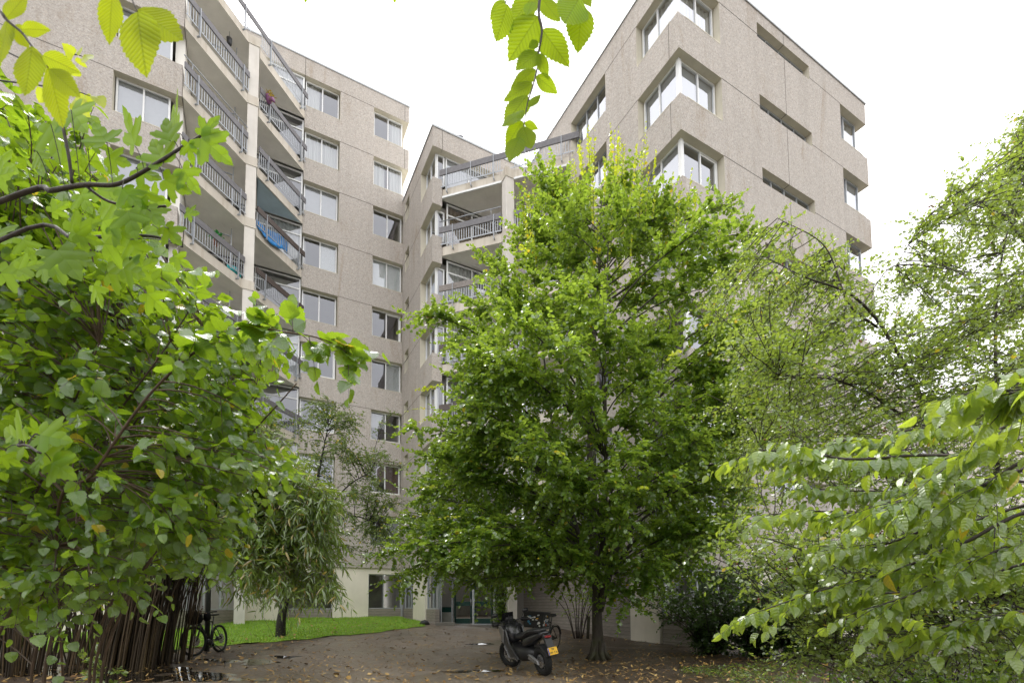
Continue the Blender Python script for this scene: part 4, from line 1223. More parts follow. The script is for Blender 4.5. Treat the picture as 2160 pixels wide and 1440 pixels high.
HPOLY = [(-160, 120), (60, 200), (190, 290), (230, 440), (370, 580), (505, 655), (600, 695), (560, 750), (520, 840), (600, 965), (550, 1010), (480, 1090), (420, 1180), (280, 1245), (100, 1260), (-160, 1310)]
n_ = 0
while n_ < 1250:
    px, py = Z_.r.uniform(-160, 620), Z_.r.uniform(120, 1290)
    if not inside(np.array([px]), np.array([py - 55 * max(0, math.sin(px * .031) + .6 * math.sin(px * .083))]), HPOLY)[0]: continue
    d = Z_.r.uniform(2.3, 5.0) if px < 420 else Z_.r.uniform(2.6, 4.2)
    if d < 2.2 and py > 900: d += .5
    if py > 1100 and px > 200 and Z_.r.random() < .3: continue
    n_ += 1
    tp = at(px, py, d); dist = np.linalg.norm(allp - tp, axis=1) + .8 * np.maximum(0, allp[:, 2] - tp[2] + .05); i = int(np.argmin(dist))
    L = np.linalg.norm(tp - allp[i])
    path = Z_.limb(allp[i], tp, .0035 + .0015 * L, .25, .10, 5, 8, .05)
    for j in range(int(2 + 3.0 * L)):
        p, q = lerp_path(path, np.array([Z_.r.uniform(.35, 1.0)])); dr = q[0] * .6 + Z_.r.normal(0, .45, 3); ll = Z_.r.uniform(.14, .34)
        Z_.twig(p[0], dr, ll, int(ll * 21) + 2, .074, droop=.3, flat=.65, r=.002, jit=.42, hang=.3)
for t in np.linspace(.45, 1, 26):
    p, q = lerp_path(fp, np.array([t])); dr = q[0] * .7 + Z_.r.normal(0, .5, 3); ll = Z_.r.uniform(.10, .22)
    Z_.twig(p[0], dr, ll, 4, .095, droop=.3, flat=.6, r=.002, jit=.35, hang=.3)
root = empty('hazel_shrub', 'big hazel shrub with round glossy leaves filling the left side in front of the bamboo', 'shrub')
Z_.finish(root, mat_bark('hazel_bark', (.10, .065, .04)), L_HAZ, T_HAZEL, crown='foliage', trunk='stems', limbs='twigs')


# ---- leaves placed one by one on the near branches
def near_leaves(name, mat, tpl, lst, y, parent, r, wid=(.9, 1.1), tilt=.35, dz=.05):
    O, D, N, S = [], [], [], []
    for q in lst:
        yy = (q[4] if len(q) > 4 else y) * (1 + r.normal(0, .02))
        a = at(q[0], q[1], yy); c = at(q[2], q[3], yy + r.normal(0, dz))
        O.append(a); D.append(c - a); S.append(np.linalg.norm(c - a)); N.append(-CF * r.choice([1, -1]) + r.normal(0, tilt, 3))
    return leaves(name, mat, tpl, np.array(O), np.array(D), np.array(N), np.array(S), parent, r.uniform(*wid, len(O)))


r = np.random.default_rng(5)
# sycamore
root = empty('sycamore_tree', 'young sycamore with large pointed five lobed leaves on two near branches at the left edge', 'tree')
w = MB()
trunk = spline([(-2.35, 1.15, -.05), (-2.3, 1.15, 1.2), (-2.25, 1.2, 2.3), (-2.2, 1.2, 3.3)], 6); w.tube(trunk, np.linspace(.05, .02, len(trunk)), 9); w.build('trunk', BARK, root)
w = MB()
B1 = [trunk[10], at(0, 425, 1.35), at(110, 402, 1.3), at(180, 390, 1.28), at(250, 388, 1.27), at(330, 345, 1.25), at(385, 310, 1.25), at(425, 286, 1.25)]
B2 = [trunk[8], at(0, 507, 1.5), at(160, 503, 1.45), at(255, 497, 1.4), at(330, 500, 1.4), at(385, 520, 1.4)]
B3 = [trunk[4], at(-40, 1000, 1.3), at(40, 940, 1.25), at(85, 955, 1.2)]
for bb, r0 in ((B1, .008), (B2, .007), (B3, .005)): p = spline(bb, 6); w.tube(p, np.linspace(r0, .003, len(p)), 7)
w.tube(spline([at(152, 385, 1.28), at(145, 330, 1.27), at(133, 268, 1.26)], 5), .004, 6)
w.tube(spline([at(180, 392, 1.28), at(230, 425, 1.3), at(300, 437, 1.3), at(350, 435, 1.3)], 5), .0035, 6)
ML = [(284, 308, 263, 224), (358, 298, 346, 244), (374, 282, 357, 222), (428, 286, 463, 240), (423, 290, 490, 346), (397, 300, 408, 352), (345, 345, 317, 287), (183, 298, 241, 317), (107, 262, 122, 345), (78, 320, 93, 366), (150, 232, 180, 276), (287, 356, 345, 384), (345, 378, 409, 411), (384, 355, 422, 410), (258, 398, 300, 442), (270, 446, 286, 505), (275, 505, 302, 567), (365, 540, 408, 566), (347, 478, 386, 521), (392, 448, 424, 452), (225, 300, 200, 262), (310, 440, 350, 480),
      (80, 915, 66, 880), (83, 917, 149, 929), (88, 959, 172, 970), (52, 938, 0, 904), (85, 964, 74, 1004), (0, 962, 52, 984), (40, 930, 20, 975), (110, 975, 160, 1010)]
for i in range(34): 
    x, y = r.uniform(-30, 330), r.uniform(330, 620); a = r.uniform(-.6, 1.3); l = r.uniform(45, 80); ML.append((x, y, x + l * math.cos(a), y + l * math.sin(a), r.uniform(1.3, 1.75)))
for q in ML[:30]:     # leaf stalks
    a = at(q[0], q[1], 1.25); bb = spline(B1, 6) if q[1] < 430 else spline(B2, 6) if q[1] < 700 else spline(B3, 6)
    c = bb[np.argmin(np.linalg.norm(bb - a, axis=1))]
    w.tube(bez(c, c + (a - c) * .3 + (0, 0, .015), a - (a - c) * .3 + (0, 0, .015), a, 6), .0012, 4, cap=False)
w.build('branches', BARK2, root)
near_leaves('foliage', L_MAP, T_MAPLE, ML, 1.25, root, r, (.8, 1.05), .22, .015)
# elm twigs hanging in at the top left
root = empty('elm_branch', 'near elm twig with very large veined yellow green leaves in the top left corner', 'branch')
w = MB(); p = spline([at(-300, -420, .8), at(-60, -50, .72), at(0, 23, .7), at(15, 43, .7), at(46, 69, .7), at(67, 97, .7), at(90, 119, .7), at(101, 142, .7)], 6); w.tube(p, np.linspace(.003, .0011, len(p)), 6)
p = spline([at(200, -300, .8), at(262, -60, .72), at(279, 0, .7), at(290, 25, .7)], 6); w.tube(p, np.linspace(.002, .0009, len(p)), 6)
w.build('twig', BARK2, root)
EL_ = [(12, 42, 58, -18), (44, 62, 106, 62), (15, 42, 2, 142), (67, 98, 56, 209), (90, 117, 168, 152), (101, 142, 138, 276), (105, 146, 173, 209), (237, -12, 228, 92), (290, 25, 305, 159), (291, 20, 391, 92), (-5, 60, -40, 130), (30, 55, 60, 100)]
near_leaves('foliage', L_BIG, T_NEAR, EL_, .7, root, r, (.66, .78), .10, .005)
root = empty('elm_branch', 'small yellow leaved twig between the large top left leaves and the corner window', 'branch')
w = MB(); p = spline([at(-80, 60, 1.7), at(60, 130, 1.6), at(120, 125, 1.55), at(155, 116, 1.5), at(172, 118, 1.5)], 5); w.tube(p, np.linspace(.003, .001, len(p)), 6)
p = spline([at(-80, 160, 1.7), at(80, 180, 1.6), at(150, 190, 1.5), at(205, 208, 1.5)], 5); w.tube(p, np.linspace(.003, .001, len(p)), 6); w.build('twig', BARK2, root)
near_leaves('foliage', L_ELMY, T_HAZEL, [(155, 118, 139, 99), (160, 112, 179, 104), (162, 121, 182, 147), (178, 115, 195, 138), (150, 160, 166, 155), (180, 200, 198, 223), (204, 203, 216, 219), (158, 208, 178, 238), (120, 128, 100, 150), (140, 190, 118, 205), (95, 190, 80, 215), (60, 150, 40, 165)], 1.5, root, r, (.8, 1.05), .3, .02)
# the spray hanging in at the top centre
root = empty('elm_branch', 'hanging elm spray with rows of toothed leaves dangling from the top centre against the sky', 'branch')
zc = lambda x, y: (960 + x / 4.235, y / 4.235)
w = MB(); st = [(1190, -420), (1150, -90), (1138, 0), (1137, 33), (1143, 61), (1141, 85), (1136, 111), (1135, 135), (1125, 179), (1113, 217), (1106, 260), (1097, 288)]
p = spline([at(x, y, 1.1) for x, y in st], 5); w.tube(p, np.linspace(.0045, .0009, len(p)), 6)
for x0, y0, x1, y1 in ((1150, -90, 1080, -30), (1150, -90, 1228, -10), (1080, -30, 1066, 8), (1228, -10, 1226, 20)): w.tube(spline([at(x0, y0, 1.1), at(x1, y1, 1.1)], 4), .0012, 5)
w.build('twig', BARK2, root)
SP = [(740, 145, 475, 540), (720, -60, 490, 222), (440, 0, 310, 180), (470, 40, 360, 390), (775, 265, 1022, 590), (770, -20, 940, 212), (1110, -20, 965, 242), (1130, 60, 1097, 468), (740, 370, 655, 435), (745, 460, 640, 565), (745, 470, 540, 620), (770, 360, 922, 520), (745, 480, 830, 705), (720, 620, 495, 800), (725, 680, 920, 835), (690, 740, 430, 917), (640, 850, 440, 1132), (655, 960, 768, 838), (612, 985, 413, 1150), (600, 1080, 450, 1310), (620, 1100, 745, 1152), (610, 1130, 677, 1346), (575, 1230, 482, 1436), (580, 1235, 562, 1412), (1140, -60, 1215, 60), (690, 20, 640, 130), (980, -40, 1000, 140)]
SP = [zc(a, b) + zc(c, d) for a, b, c, d in SP] + [(640, -40, 645, 9), (827, -40, 833, 9)]
near_leaves('foliage', L_SPR, T_NEAR, SP, 1.1, root, r, (.72, .86), .16, .012)

# ---- bamboo
B = Plant(51)
root = empty('bamboo_clump', 'tall bamboo clump with crowded dark canes and long drooping leaves beside the lawn', 'bamboo')
CANE = NT('bamboo_cane'); _rc = CANE.n('ShaderNodeNewGeometry').outputs['Random Per Island']
_cn = CANE.noise(CANE.coord('Object', (3, 3, 6)), 3, 4)
CANE = CANE.done(CANE.bsdf(CANE.mix(CANE.ramp(_cn, [(.4, 0.0), (.7, .6)]), CANE.ramp(_rc, [(0, (.022, .016, .010)), (.5, (.055, .038, .022)), (.85, (.10, .068, .034)), (1, (.17, .12, .06))]), (.05, .035, .02)), .45, .5))
n_c = 0
rods = MB()
for i in range(340):
    a = B.r.uniform(0, 6.28); q = math.sqrt(B.r.random())
    cx, cy, rx, ry = ((-11.3, 10.2, 1.15, .8), (-8.95, 11.2, .85, .7), (-9.9, 9.7, .9, .6))[i % 3]
    x = cx + rx * q * math.cos(a); y = cy + ry * q * math.sin(a)
    lean = np.array([.95 * math.cos(a) * q + B.r.normal(.12, .25), .6 * math.sin(a) * q + B.r.normal(0, .2), 0])
    Ht = B.r.uniform(2.8, 5.4)
    zz = float(ground_z(x, y)) - .05
    p = spline([(x, y, zz), (x + lean[0] * .35, y + lean[1] * .35, zz + Ht * .4), (x + lean[0] * 1.1, y + lean[1] * 1.1, zz + Ht * .8), (x + lean[0] * 2.2, y + lean[1] * 2.2, zz + Ht)], 5)
    rods.tube(p, np.linspace(B.r.uniform(.009, .019), .004, len(p)), 5, cap=False)
    if i % 2 == 0:
        for j in range(5):
            o, d = lerp_path(p, np.array([B.r.uniform(.5, 1)])); B.twig(o[0], d[0] * .4 + B.r.normal(0, .6, 3), B.r.uniform(.4, .8), 10, .20, droop=.4, flat=.45, hang=.4, r=.003, spread=.6)
# arching canes that carry the hanging foliage towards the lawn
for i in range(230):
    x = B.r.uniform(-8.9, -7.4); y = B.r.uniform(9.8, 11.6); zz = float(ground_z(x, y)) - .05
    px, py, d = B.r.uniform(370, 700), B.r.uniform(930, 1225), B.r.uniform(8.6, 10.8)
    if px > 600 and py < 1000: py += 60
    if px < 500: py = min(py, 1120)
    tp = at(px, py, d); p = bez(np.array((x, y, zz)), np.array((x + .3, y, zz + 2.6)), np.array((x + (tp[0] - x) * .45, y + (tp[1] - y) * .4, max(tp[2], 2.2) + 1.2)), tp, 14)
    rods.tube(p, np.linspace(.014, .004, 14), 5, cap=False)
    for j in range(17):
        o, dd = lerp_path(p, np.array([B.r.uniform(.45, 1)]))
        B.twig(o[0], dd[0] * .35 + B.r.normal(0, .55, 3) + np.array([.15, -.1, .05]), B.r.uniform(.4, .85), 13, .20, droop=.25, flat=.5, hang=.22, r=.003, spread=.95, jit=.42)
    for j in range(3): B.twig(tp, np.array([B.r.normal(.2, .4), B.r.normal(0, .4), -.5]), .55, 12, .21, droop=.3, flat=.5, hang=.45, r=.003, spread=.75, jit=.35)
tag(rods.build('canes', CANE, root))
B.finish(root, CANE, L_BAM, T_BAMB, crown='foliage', limbs='twigs')

# ---- small grey-green tree on the lawn
Ct = Plant(61)
x, y = -7.68, 16.49; zz = float(ground_fine(x, y))
lead = [Ct.stem([(x, y, zz - .1), (x + .03, y, zz + .7), (x + .25, y + .05, zz + 1.8), (x + .8, y + .1, zz + 3.6), (x + 1.1, y + .2, zz + 5.6), (x + 1.4, y + .2, zz + 7.2)], .17, .012, 9),
        Ct.stem([(x + .2, y, zz + 1.5), (x + 1.2, y - .3, zz + 2.9), (x + 2.3, y - .5, zz + 3.9), (x + 3.3, y - .5, zz + 3.7)], .06, .01, 7),
        Ct.stem([(x + .5, y, zz + 2.6), (x - .1, y - .3, zz + 4.3), (x - .5, y - .4, zz + 6.0)], .05, .01, 7),
        Ct.stem([(x + .8, y, zz + 3.4), (x + 2.0, y + .2, zz + 5.0), (x + 2.9, y + .2, zz + 5.6)], .04, .008, 7)]
allp = np.vstack([p[len(p) // 3:] for p in lead])
for i in range(150):
    px, py = Ct.r.uniform(545, 850), Ct.r.uniform(850, 1180)
    if px > 700 and py < 850 + (px - 700) * 1.0: continue
    tp = at(px, py, Ct.r.uniform(15.2, 17.8)); j = int(np.argmin(np.linalg.norm(allp - tp, axis=1) + .7 * np.maximum(0, allp[:, 2] - tp[2]))); L = np.linalg.norm(tp - allp[j])
    path = Ct.limb(allp[j], tp, .014, .4, .2, 5, 9, .05)
    for k in range(int(6 + 8 * L)):
        p, q = lerp_path(path, np.array([Ct.r.uniform(.2, 1)])); ll = Ct.r.uniform(.3, .7)
        Ct.twig(p[0], q[0] * .6 + Ct.r.normal(0, .6, 3), ll, int(ll * 20) + 2, .082, droop=.3, flat=.5, jit=.4, r=.0035)
for px, py in ((735, 850), (760, 880), (830, 870), (820, 960), (850, 1060), (845, 1180), (860, 985), (690, 840)):
    tp = at(px, py, 16); j = int(np.argmin(np.linalg.norm(allp - tp, axis=1))); path = Ct.limb(allp[j], tp, .01, .5, .25, 5, 10, .04)
    for k in range(14):
        p, q = lerp_path(path, np.array([Ct.r.uniform(.3, 1)])); Ct.twig(p[0], q[0] * .6 + Ct.r.normal(0, .5, 3), .35, 9, .065, droop=.3, flat=.5, jit=.4, r=.003)
root = empty('cotoneaster_tree', 'small tree with a dark stubby trunk and fine grey green leaves standing on the lawn', 'tree')
Ct.finish(root, mat_bark('dark_bark', (.022, .018, .014)), L_COT, T_SMALL)
b = MB()
bb = Plant(62)
for i in range(14): 
    a = bb.r.uniform(0, 6.28); bb.twig(np.array((x + .2 * math.cos(a), y + .2 * math.sin(a), zz)), (math.cos(a) * .5, math.sin(a) * .5, 1), bb.r.uniform(.5, 1.1), 8, .05, r=.004)
rt = empty('sapling', 'ring of thin leafless looking suckers round the stubby trunk on the lawn', 'plant')
bb.finish(rt, BARK2, L_COT, T_SMALL, crown='foliage', limbs='stems')

# ---- shrubs under and behind the big tree


def shrub(name, label, x, y, R, Hh, nst, leaf, tpl, size, mat, seed, dens=1.0, group=None, cat='shrub', bare=.25, per=7):
    S = Plant(seed); zz = float(ground_fine(x, y))
    for i in range(nst):
        a = S.r.uniform(0, 6.28); q = R * S.r.uniform(.35, 1.0); h = Hh * S.r.uniform(.6, 1.0)
        p = S.stem([(x + .12 * math.cos(a), y + .12 * math.sin(a), zz - .05), (x + q * .35 * math.cos(a), y + q * .35 * math.sin(a), zz + h * .5), (x + q * math.cos(a), y + q * math.sin(a), zz + h)], S.r.uniform(.014, .026), .005, 6, 6)
        for j in range(int(per * dens * h)):
            t = S.r.uniform(bare, 1); o, d = lerp_path(p, np.array([t])); ll = S.r.uniform(.25, .6)
            S.twig(o[0], d[0] * .4 + S.r.normal(0, .7, 3), ll, int(ll * 20) + 2, size, droop=.2, flat=.6, r=.003)
    rt = empty(name, label, cat, group, (0, 0, 0))
    S.finish(rt, BARK2, mat, tpl, crown='foliage', trunk='stems', limbs='twigs'); return rt


shrub('shrub', 'open many stemmed shrub with thin fanning stems between the motorcycle and the big trunk', 2.32, 17.6, 1.6, 3.0, 11, None, T_SMALL, .075, L_ELM, 71, .55, bare=.45)
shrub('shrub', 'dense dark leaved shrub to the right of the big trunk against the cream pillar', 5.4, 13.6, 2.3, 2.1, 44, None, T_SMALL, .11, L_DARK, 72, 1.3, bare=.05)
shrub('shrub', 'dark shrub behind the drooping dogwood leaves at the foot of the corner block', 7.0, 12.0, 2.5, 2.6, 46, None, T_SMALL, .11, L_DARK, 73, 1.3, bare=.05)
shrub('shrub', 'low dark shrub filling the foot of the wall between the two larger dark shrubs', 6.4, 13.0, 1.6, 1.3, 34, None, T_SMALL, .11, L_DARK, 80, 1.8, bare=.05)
shrub('shrub', 'tall shrub filling the gap behind the hawthorn at the far right', 9.2, 11.6, 2.3, 4.2, 30, None, T_OVATE, .10, L_ELM, 74, 1.0)
shrub('shrub', 'broad green shrub closing the view at the right edge below the hawthorn', 8.2, 7.4, 1.8, 3.0, 30, None, T_OVATE, .10, L_ELM, 78, 1.2, bare=.08)
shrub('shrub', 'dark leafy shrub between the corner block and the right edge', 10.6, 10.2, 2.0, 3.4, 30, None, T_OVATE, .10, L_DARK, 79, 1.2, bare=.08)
shrub('shrub', 'low leafy bush at the bottom right corner below the hawthorn', 4.3, 4.9, 1.3, 1.0, 34, None, T_HAW, .07, L_HAZ, 75, 2.0, bare=.05)
shrub('shrub', 'tall narrow leafy bush in front of the entrance column beside the glazed door', -.45, 21.2, .75, 3.3, 16, None, T_SMALL, .085, L_ELM, 76, 1.6, bare=.1)
shrub('shrub', 'small seedling with lobed leaves at the foot of the bamboo canes', -6.75, 8.3, .28, .5, 5, None, T_HAW, .10, L_HAW, 77, 1.5)

# ground cover at the lower right
n = 5200
gx_ = RNG.uniform(2.9, 7.5, n); gy_ = RNG.uniform(6.8, 11.0, n)
k = (np.sin(gx_ * 2.1 + gy_ * 1.3) + np.sin(gy_ * 3.1 - gx_) > -.6) & (gx_ > 3.1 + .35 * (gy_ - 8.5) + .3 * np.sin(gy_ * 3)) & (gx_ < 3.1 + .35 * (gy_ - 8.5) + 1.9)
gx_, gy_ = gx_[k], gy_[k]; n = len(gx_); a = RNG.uniform(0, 6.28, n)
o = leaves('ground_cover', L_HAW, T_SMALL, np.stack([gx_, gy_, ground_fine(gx_, gy_) + RNG.uniform(.01, .12, n)], -1), np.stack([np.cos(a), np.sin(a), RNG.normal(.1, .3, n)], -1), np.stack([RNG.normal(0, .3, n), RNG.normal(0, .3, n), np.ones(n)], -1), RNG.uniform(.035, .07, n))
tag(o, kind='stuff')

# ---- the wood on the other side of the yard, seen only as dark reflections in the glass
n = 15000
a = RNG.uniform(math.radians(150), math.radians(390), n); q = RNG.uniform(15, 24, n)
wx, wy = q * np.cos(a) * 1.25, q * np.sin(a) * .95
hz = .62 * (5.5 + 2.0 * np.sin(a * 9) + 1.4 * np.sin(a * 23 + 1)) * RNG.random(n) ** .8
k = (wy < 3) & (np.abs(wx) < 34)
hx, hy, hh = RNG.uniform(25, 32, 5000), RNG.uniform(-6, 22, 5000), 5.5 * RNG.random(5000) ** .8
wx, wy, hz = np.concatenate([wx[k], hx]), np.concatenate([wy[k], hy]), np.concatenate([hz[k], hh]); n = len(wx)
o = leaves('treeline', L_DARK, T_ROUND, np.stack([wx, wy, hz], -1), RNG.normal(0, 1, (n, 3)), RNG.normal(0, 1, (n, 3)), RNG.uniform(.6, 1.2, n))
tag(o, kind='stuff')
# ------------------------------------------------------------------ vehicles and small things
def place(o, x, y, heading, lean=0.0, dz=0.0):
    """origin on the ground, local x along the heading; lean tips it to its left"""
    h = nrm(np.array([heading[0], heading[1], 0.0])); z = float(ground_fine(x, y)) + dz
    rz = math.atan2(h[1], h[0])
    o.matrix_world = Matrix.Translation((x, y, z)) @ Matrix.Rotation(rz, 4, 'Z') @ Matrix.Rotation(-lean, 4, 'X')
    return o


def lettering(name, text, size, mat, parent, mtx, ext=.0015):
    cu = bpy.data.curves.new(name, 'FONT'); cu.body = text; cu.size = size; cu.align_x = 'CENTER'; cu.align_y = 'CENTER'; cu.extrude = ext
    tmp = bpy.data.objects.new(name, cu); COL.objects.link(tmp)
    dg = bpy.context.evaluated_depsgraph_get(); me = bpy.data.meshes.new_from_object(tmp.evaluated_get(dg)); bpy.data.objects.remove(tmp)
    me.materials.clear(); me.materials.append(mat); me.name = name
    o = bpy.data.objects.new(name, me); link(o, parent); o.matrix_local = mtx; return o


def wheel(root, c, R, r, spokes=0, disc=False, tread=0, steer=None):
    t = MB(); t.ring(c, (0, 1, 0), R, r, 40, 10)
    if tread:
        for i in range(tread):
            a = 2 * math.pi * i / tread; d = np.array([math.cos(a), 0, math.sin(a)]); tg = np.array([-math.sin(a), 0, math.cos(a)])
            for sgn in (-1, 1): t.beam(np.array(c) + d * (R + r * .93) + np.array([0, sgn * r * .08, 0]), np.array(c) + d * (R + r * .80) + np.array([0, sgn * r * .75, 0]) + tg * .01, .012, .01, d)
    w = t.build('wheel', RUBBER, root)
    m = MB(); m.ring(c, (0, 1, 0), R - r * .75, r * .42, 36, 6, 0, 1.2); m.tube([(c[0], c[1] - .05, c[2]), (c[0], c[1] + .05, c[2])], .022, 10)
    n = spokes
    for i in range(n):
        a = 2 * math.pi * i / n; s = (-1) ** i
        p0 = (c[0] + .02 * math.cos(a + .8 * s), c[1] + .03 * s, c[2] + .02 * math.sin(a + .8 * s)); p1 = (c[0] + (R - r * .7) * math.cos(a), c[1], c[2] + (R - r * .7) * math.sin(a))
        m.tube([p0, p1], .0016 if n > 12 else .012, 4, cap=False)
    m.build('rim', BLACKP if n > 12 else DKPAINT, w)
    if disc:
        d = MB(); d.disc((c[0], c[1] + .05, c[2]), (0, 1, 0), .13, .004, 28); d.build('brake_disc', CHROME, w)
    if steer is not None:
        w.matrix_local = Matrix.Translation(c) @ Matrix.Rotation(steer, 4, 'Z') @ Matrix.Translation((-c[0], -c[1], -c[2]))
    return w


# ---- motorcycle
root = empty('motorcycle', 'black adventure scooter with a yellow number plate parked on its stand beside the big tree', 'motorcycle')
wheel(root, (0, 0, .30), .225, .075, 9, True, 34)
wheel(root, (1.50, 0, .31), .250, .060, 9, True, 34, .35)
GREYP = simple('dark_grey_fairing', (.055, .055, .057), .3, .2, .6, .1, 8)
b = MB(); b.loft([(1.02, 0, .74, .10, .12), (1.12, 0, .80, .19, .22), (1.28, 0, .86, .23, .25), (1.44, 0, .88, .20, .20), (1.60, 0, .86, .12, .11), (1.72, 0, .80, .045, .03)], 16)
b.build('front_fairing', DKPAINT, root)
b = MB(); b.loft([(1.20, 0, .64, .06, .02), (1.36, 0, .69, .085, .025), (1.55, 0, .67, .085, .022), (1.78, 0, .58, .05, .012)], 12); b.build('front_mudguard', BLACKP, root)
b = MB()
for s in (-1, 1): b.tube([(1.30, .09 * s, .98), (1.43, .09 * s, .58)], .028, 10); b.tube([(1.42, .09 * s, .60), (1.50, .09 * s, .31)], .022, 10)
b.build('fork', GREYP, root)
b = MB(); b.loft([(.18, 0, .42, .10, .08), (.35, 0, .42, .17, .15), (.65, 0, .40, .19, .17), (.95, 0, .42, .17, .17), (1.12, 0, .50, .10, .14)], 14); b.build('engine_housing', BLACKP, root)
b = MB()
for s in (-1, 1):
    q = sorted((s * .185, s * .225))
    b.plate([(.62, .30), (1.02, .27), (1.22, .50), (1.34, .86), (1.26, .98), (1.08, .92), (.98, .60), (.80, .44)], q[0], q[1])
b.build('leg_shield', GREYP, root, .012)
b = MB()
for s in (-1, 1):
    for a, c in (((1.36, s * .232, .96), (1.26, s * .235, .90)), ((1.26, s * .235, .90), (1.24, s * .235, .60)), ((1.22, s * .235, .56), (1.05, s * .235, .30)), ((1.05, s * .235, .30), (.78, s * .235, .33)), ((.78, s * .235, .33), (.66, s * .235, .28))): b.beam(a, c, .012, .022)
b.build('trim_strip', CHROME, root)
for q in ((.226, .25), (-.25, -.226)): b = MB(); b.plate([(1.10, .90), (1.22, .98), (1.34, .98), (1.28, .66), (1.2, .62)], *q); b.build('side_panel', SILVER, root, .01)
b = MB(); b.loft([(.92, 0, .74, .10, .05), (.80, 0, .76, .14, .065), (.60, 0, .76, .165, .06), (.44, 0, .79, .165, .075), (.30, 0, .85, .15, .075), (.05, 0, .885, .13, .055), (-.14, 0, .895, .10, .035)], 14); b.build('seat', BLACKP, root)
b = MB(); b.loft([(.62, 0, .62, .12, .10), (.40, 0, .66, .17, .12), (.15, 0, .74, .16, .10), (-.12, 0, .82, .12, .065), (-.33, 0, .87, .06, .03)], 14); b.build('tail_body', DKPAINT, root)
b = MB()
for s in (-1, 1): b.tube(spline([(.30, s * .15, .86), (.10, s * .19, .90), (-.14, s * .17, .93), (-.24, s * .08, .93)], 5), .013, 8)
b.tube([(-.24, -.08, .93), (-.24, .08, .93)], .013, 8); b.build('grab_rail', GREYP, root)
b = MB(); b.plate([(-.06, .24), (-.04, .33), (.42, .48), (.50, .42), (.40, .34)], .10, .145); b.plate([(-.06, .24), (-.04, .33), (.42, .48), (.50, .42), (.40, .34)], -.145, -.10); b.build('swing_arm', SILVER, root, .012)
b = MB(); b.beam((-.02, .15, .30), (.34, .15, .42), .008, .018); b.build('chain_guard_trim', CHROME, root)
b = MB(); b.loft([(-.12, -.20, .52, .055, .06), (.05, -.21, .47, .07, .08), (.35, -.20, .38, .06, .07), (.55, -.18, .32, .03, .03)], 12); b.build('exhaust', GREYP, root)
b = MB(); b.plate([(-.30, .86), (-.34, .80), (-.42, .60), (-.46, .44), (-.43, .43), (-.38, .60), (-.25, .80)], -.075, .075); b.plate([(.10, .62), (-.12, .64), (-.33, .50), (-.36, .42), (-.32, .42), (-.12, .585), (.10, .58)], -.085, .085); b.build('rear_mudguard', BLACKP, root, .006)
b = MB(); b.loft([(-.345, 0, .80, .075, .022), (-.375, 0, .79, .06, .016)], 12); b.build('tail_light', simple('red_lens', (.22, .01, .01), .2), root)
b = MB(); b.box(-.1025, .1025, -.07, .07, -.002, .002)
PM = Matrix.Translation((-.462, 0, .53)) @ Matrix.Rotation(math.radians(-90), 4, 'Z') @ Matrix.Rotation(math.radians(76), 4, 'X')
pl = b.build('number_plate', simple('yellow_plate', (.80, .46, .012), .4, 0, .5, .04), root, .002); pl.matrix_local = PM
BLK = simple('plate_ink', (.012, .012, .012), .5)
lettering('lettering', '99', .062, BLK, pl, Matrix.Translation((.005, .033, .003)))
lettering('lettering', 'MP-TX', .058, BLK, pl, Matrix.Translation((.006, -.032, .003)))
b = MB(); b.box(-.1, -.078, -.068, .068, .0022, .0032); b.build('country_band', simple('blue_band', (.02, .06, .35), .4), pl)
b = MB(); vs = []
for i in range(9):
    a = (i - 4) / 4; 
    for zz, xx in ((.98, 1.50), (1.10, 1.44), (1.24, 1.36)): vs.append((xx - .07 * a * a, .17 * a * (1 - .25 * (zz - .98) / .26), zz))
vs2 = [(x - .005, y, z) for x, y, z in vs]
fs = [(i * 3 + j, (i + 1) * 3 + j, (i + 1) * 3 + j + 1, i * 3 + j + 1) for i in range(8) for j in range(2)]
b.add(vs, fs, 0, True); b.add(vs2, [f[::-1] for f in fs], 0, True); b.build('windscreen', simple('smoked_screen', (.02, .02, .022), .1, 0, .8), root)
b = MB(); b.tube(spline([(1.12, .40, 1.04), (1.18, .22, 1.07), (1.26, 0, 1.03), (1.18, -.22, 1.07), (1.12, -.40, 1.04)], 5), .014, 8)
for s in (-1, 1): b.tube([(1.15, s * .29, 1.055), (1.11, s * .42, 1.035)], .019, 10)
b.build('handlebar', BLACKP, root)
for s in (-1, 1): b = MB(); b.loft([(1.16, s * .36, 1.03, .06, .03), (1.22, s * .36, 1.04, .09, .055), (1.27, s * .33, 1.05, .06, .04)], 10); b.tube([(1.16, s * .20, 1.07), (1.27, s * .33, 1.02)], .008, 6); b.build('hand_guard', BLACKP, root)
for s in (-1, 1):
    b = MB(); b.tube([(1.17, s * .24, 1.07), (1.16, s * .33, 1.21)], .007, 6); b.loft([(1.18, s * .37, 1.235, .03, .02), (1.165, s * .37, 1.235, .075, .045), (1.15, s * .37, 1.235, .07, .04)], 12); b.build('mirror', BLACKP, root)
b = MB(); b.tube([(1.10, .10, 1.00), (1.22, .02, 1.18)], .008, 6); b.loft([(1.30, 0, 1.05, .11, .05), (1.25, 0, 1.10, .10, .055), (1.23, 0, 1.12, .085, .045)], 12); b.build('instrument_panel', BLACKP, root)
b = MB(); b.loft([(1.70, .055, .84, .02, .012), (1.66, .07, .87, .05, .025), (1.58, .09, .90, .05, .03)], 10); b.loft([(1.70, -.055, .84, .02, .012), (1.66, -.07, .87, .05, .025), (1.58, -.09, .90, .05, .03)], 10); b.build('headlight', simple('lamp_glass', (.6, .62, .62), .1), root)
b = MB(); b.tube([(.68, .14, .26), (.62, .36, .02)], .013, 8); b.beam((.66, .36, .012), (.58, .37, .012), .04, .012); b.build('side_stand', GREYP, root)
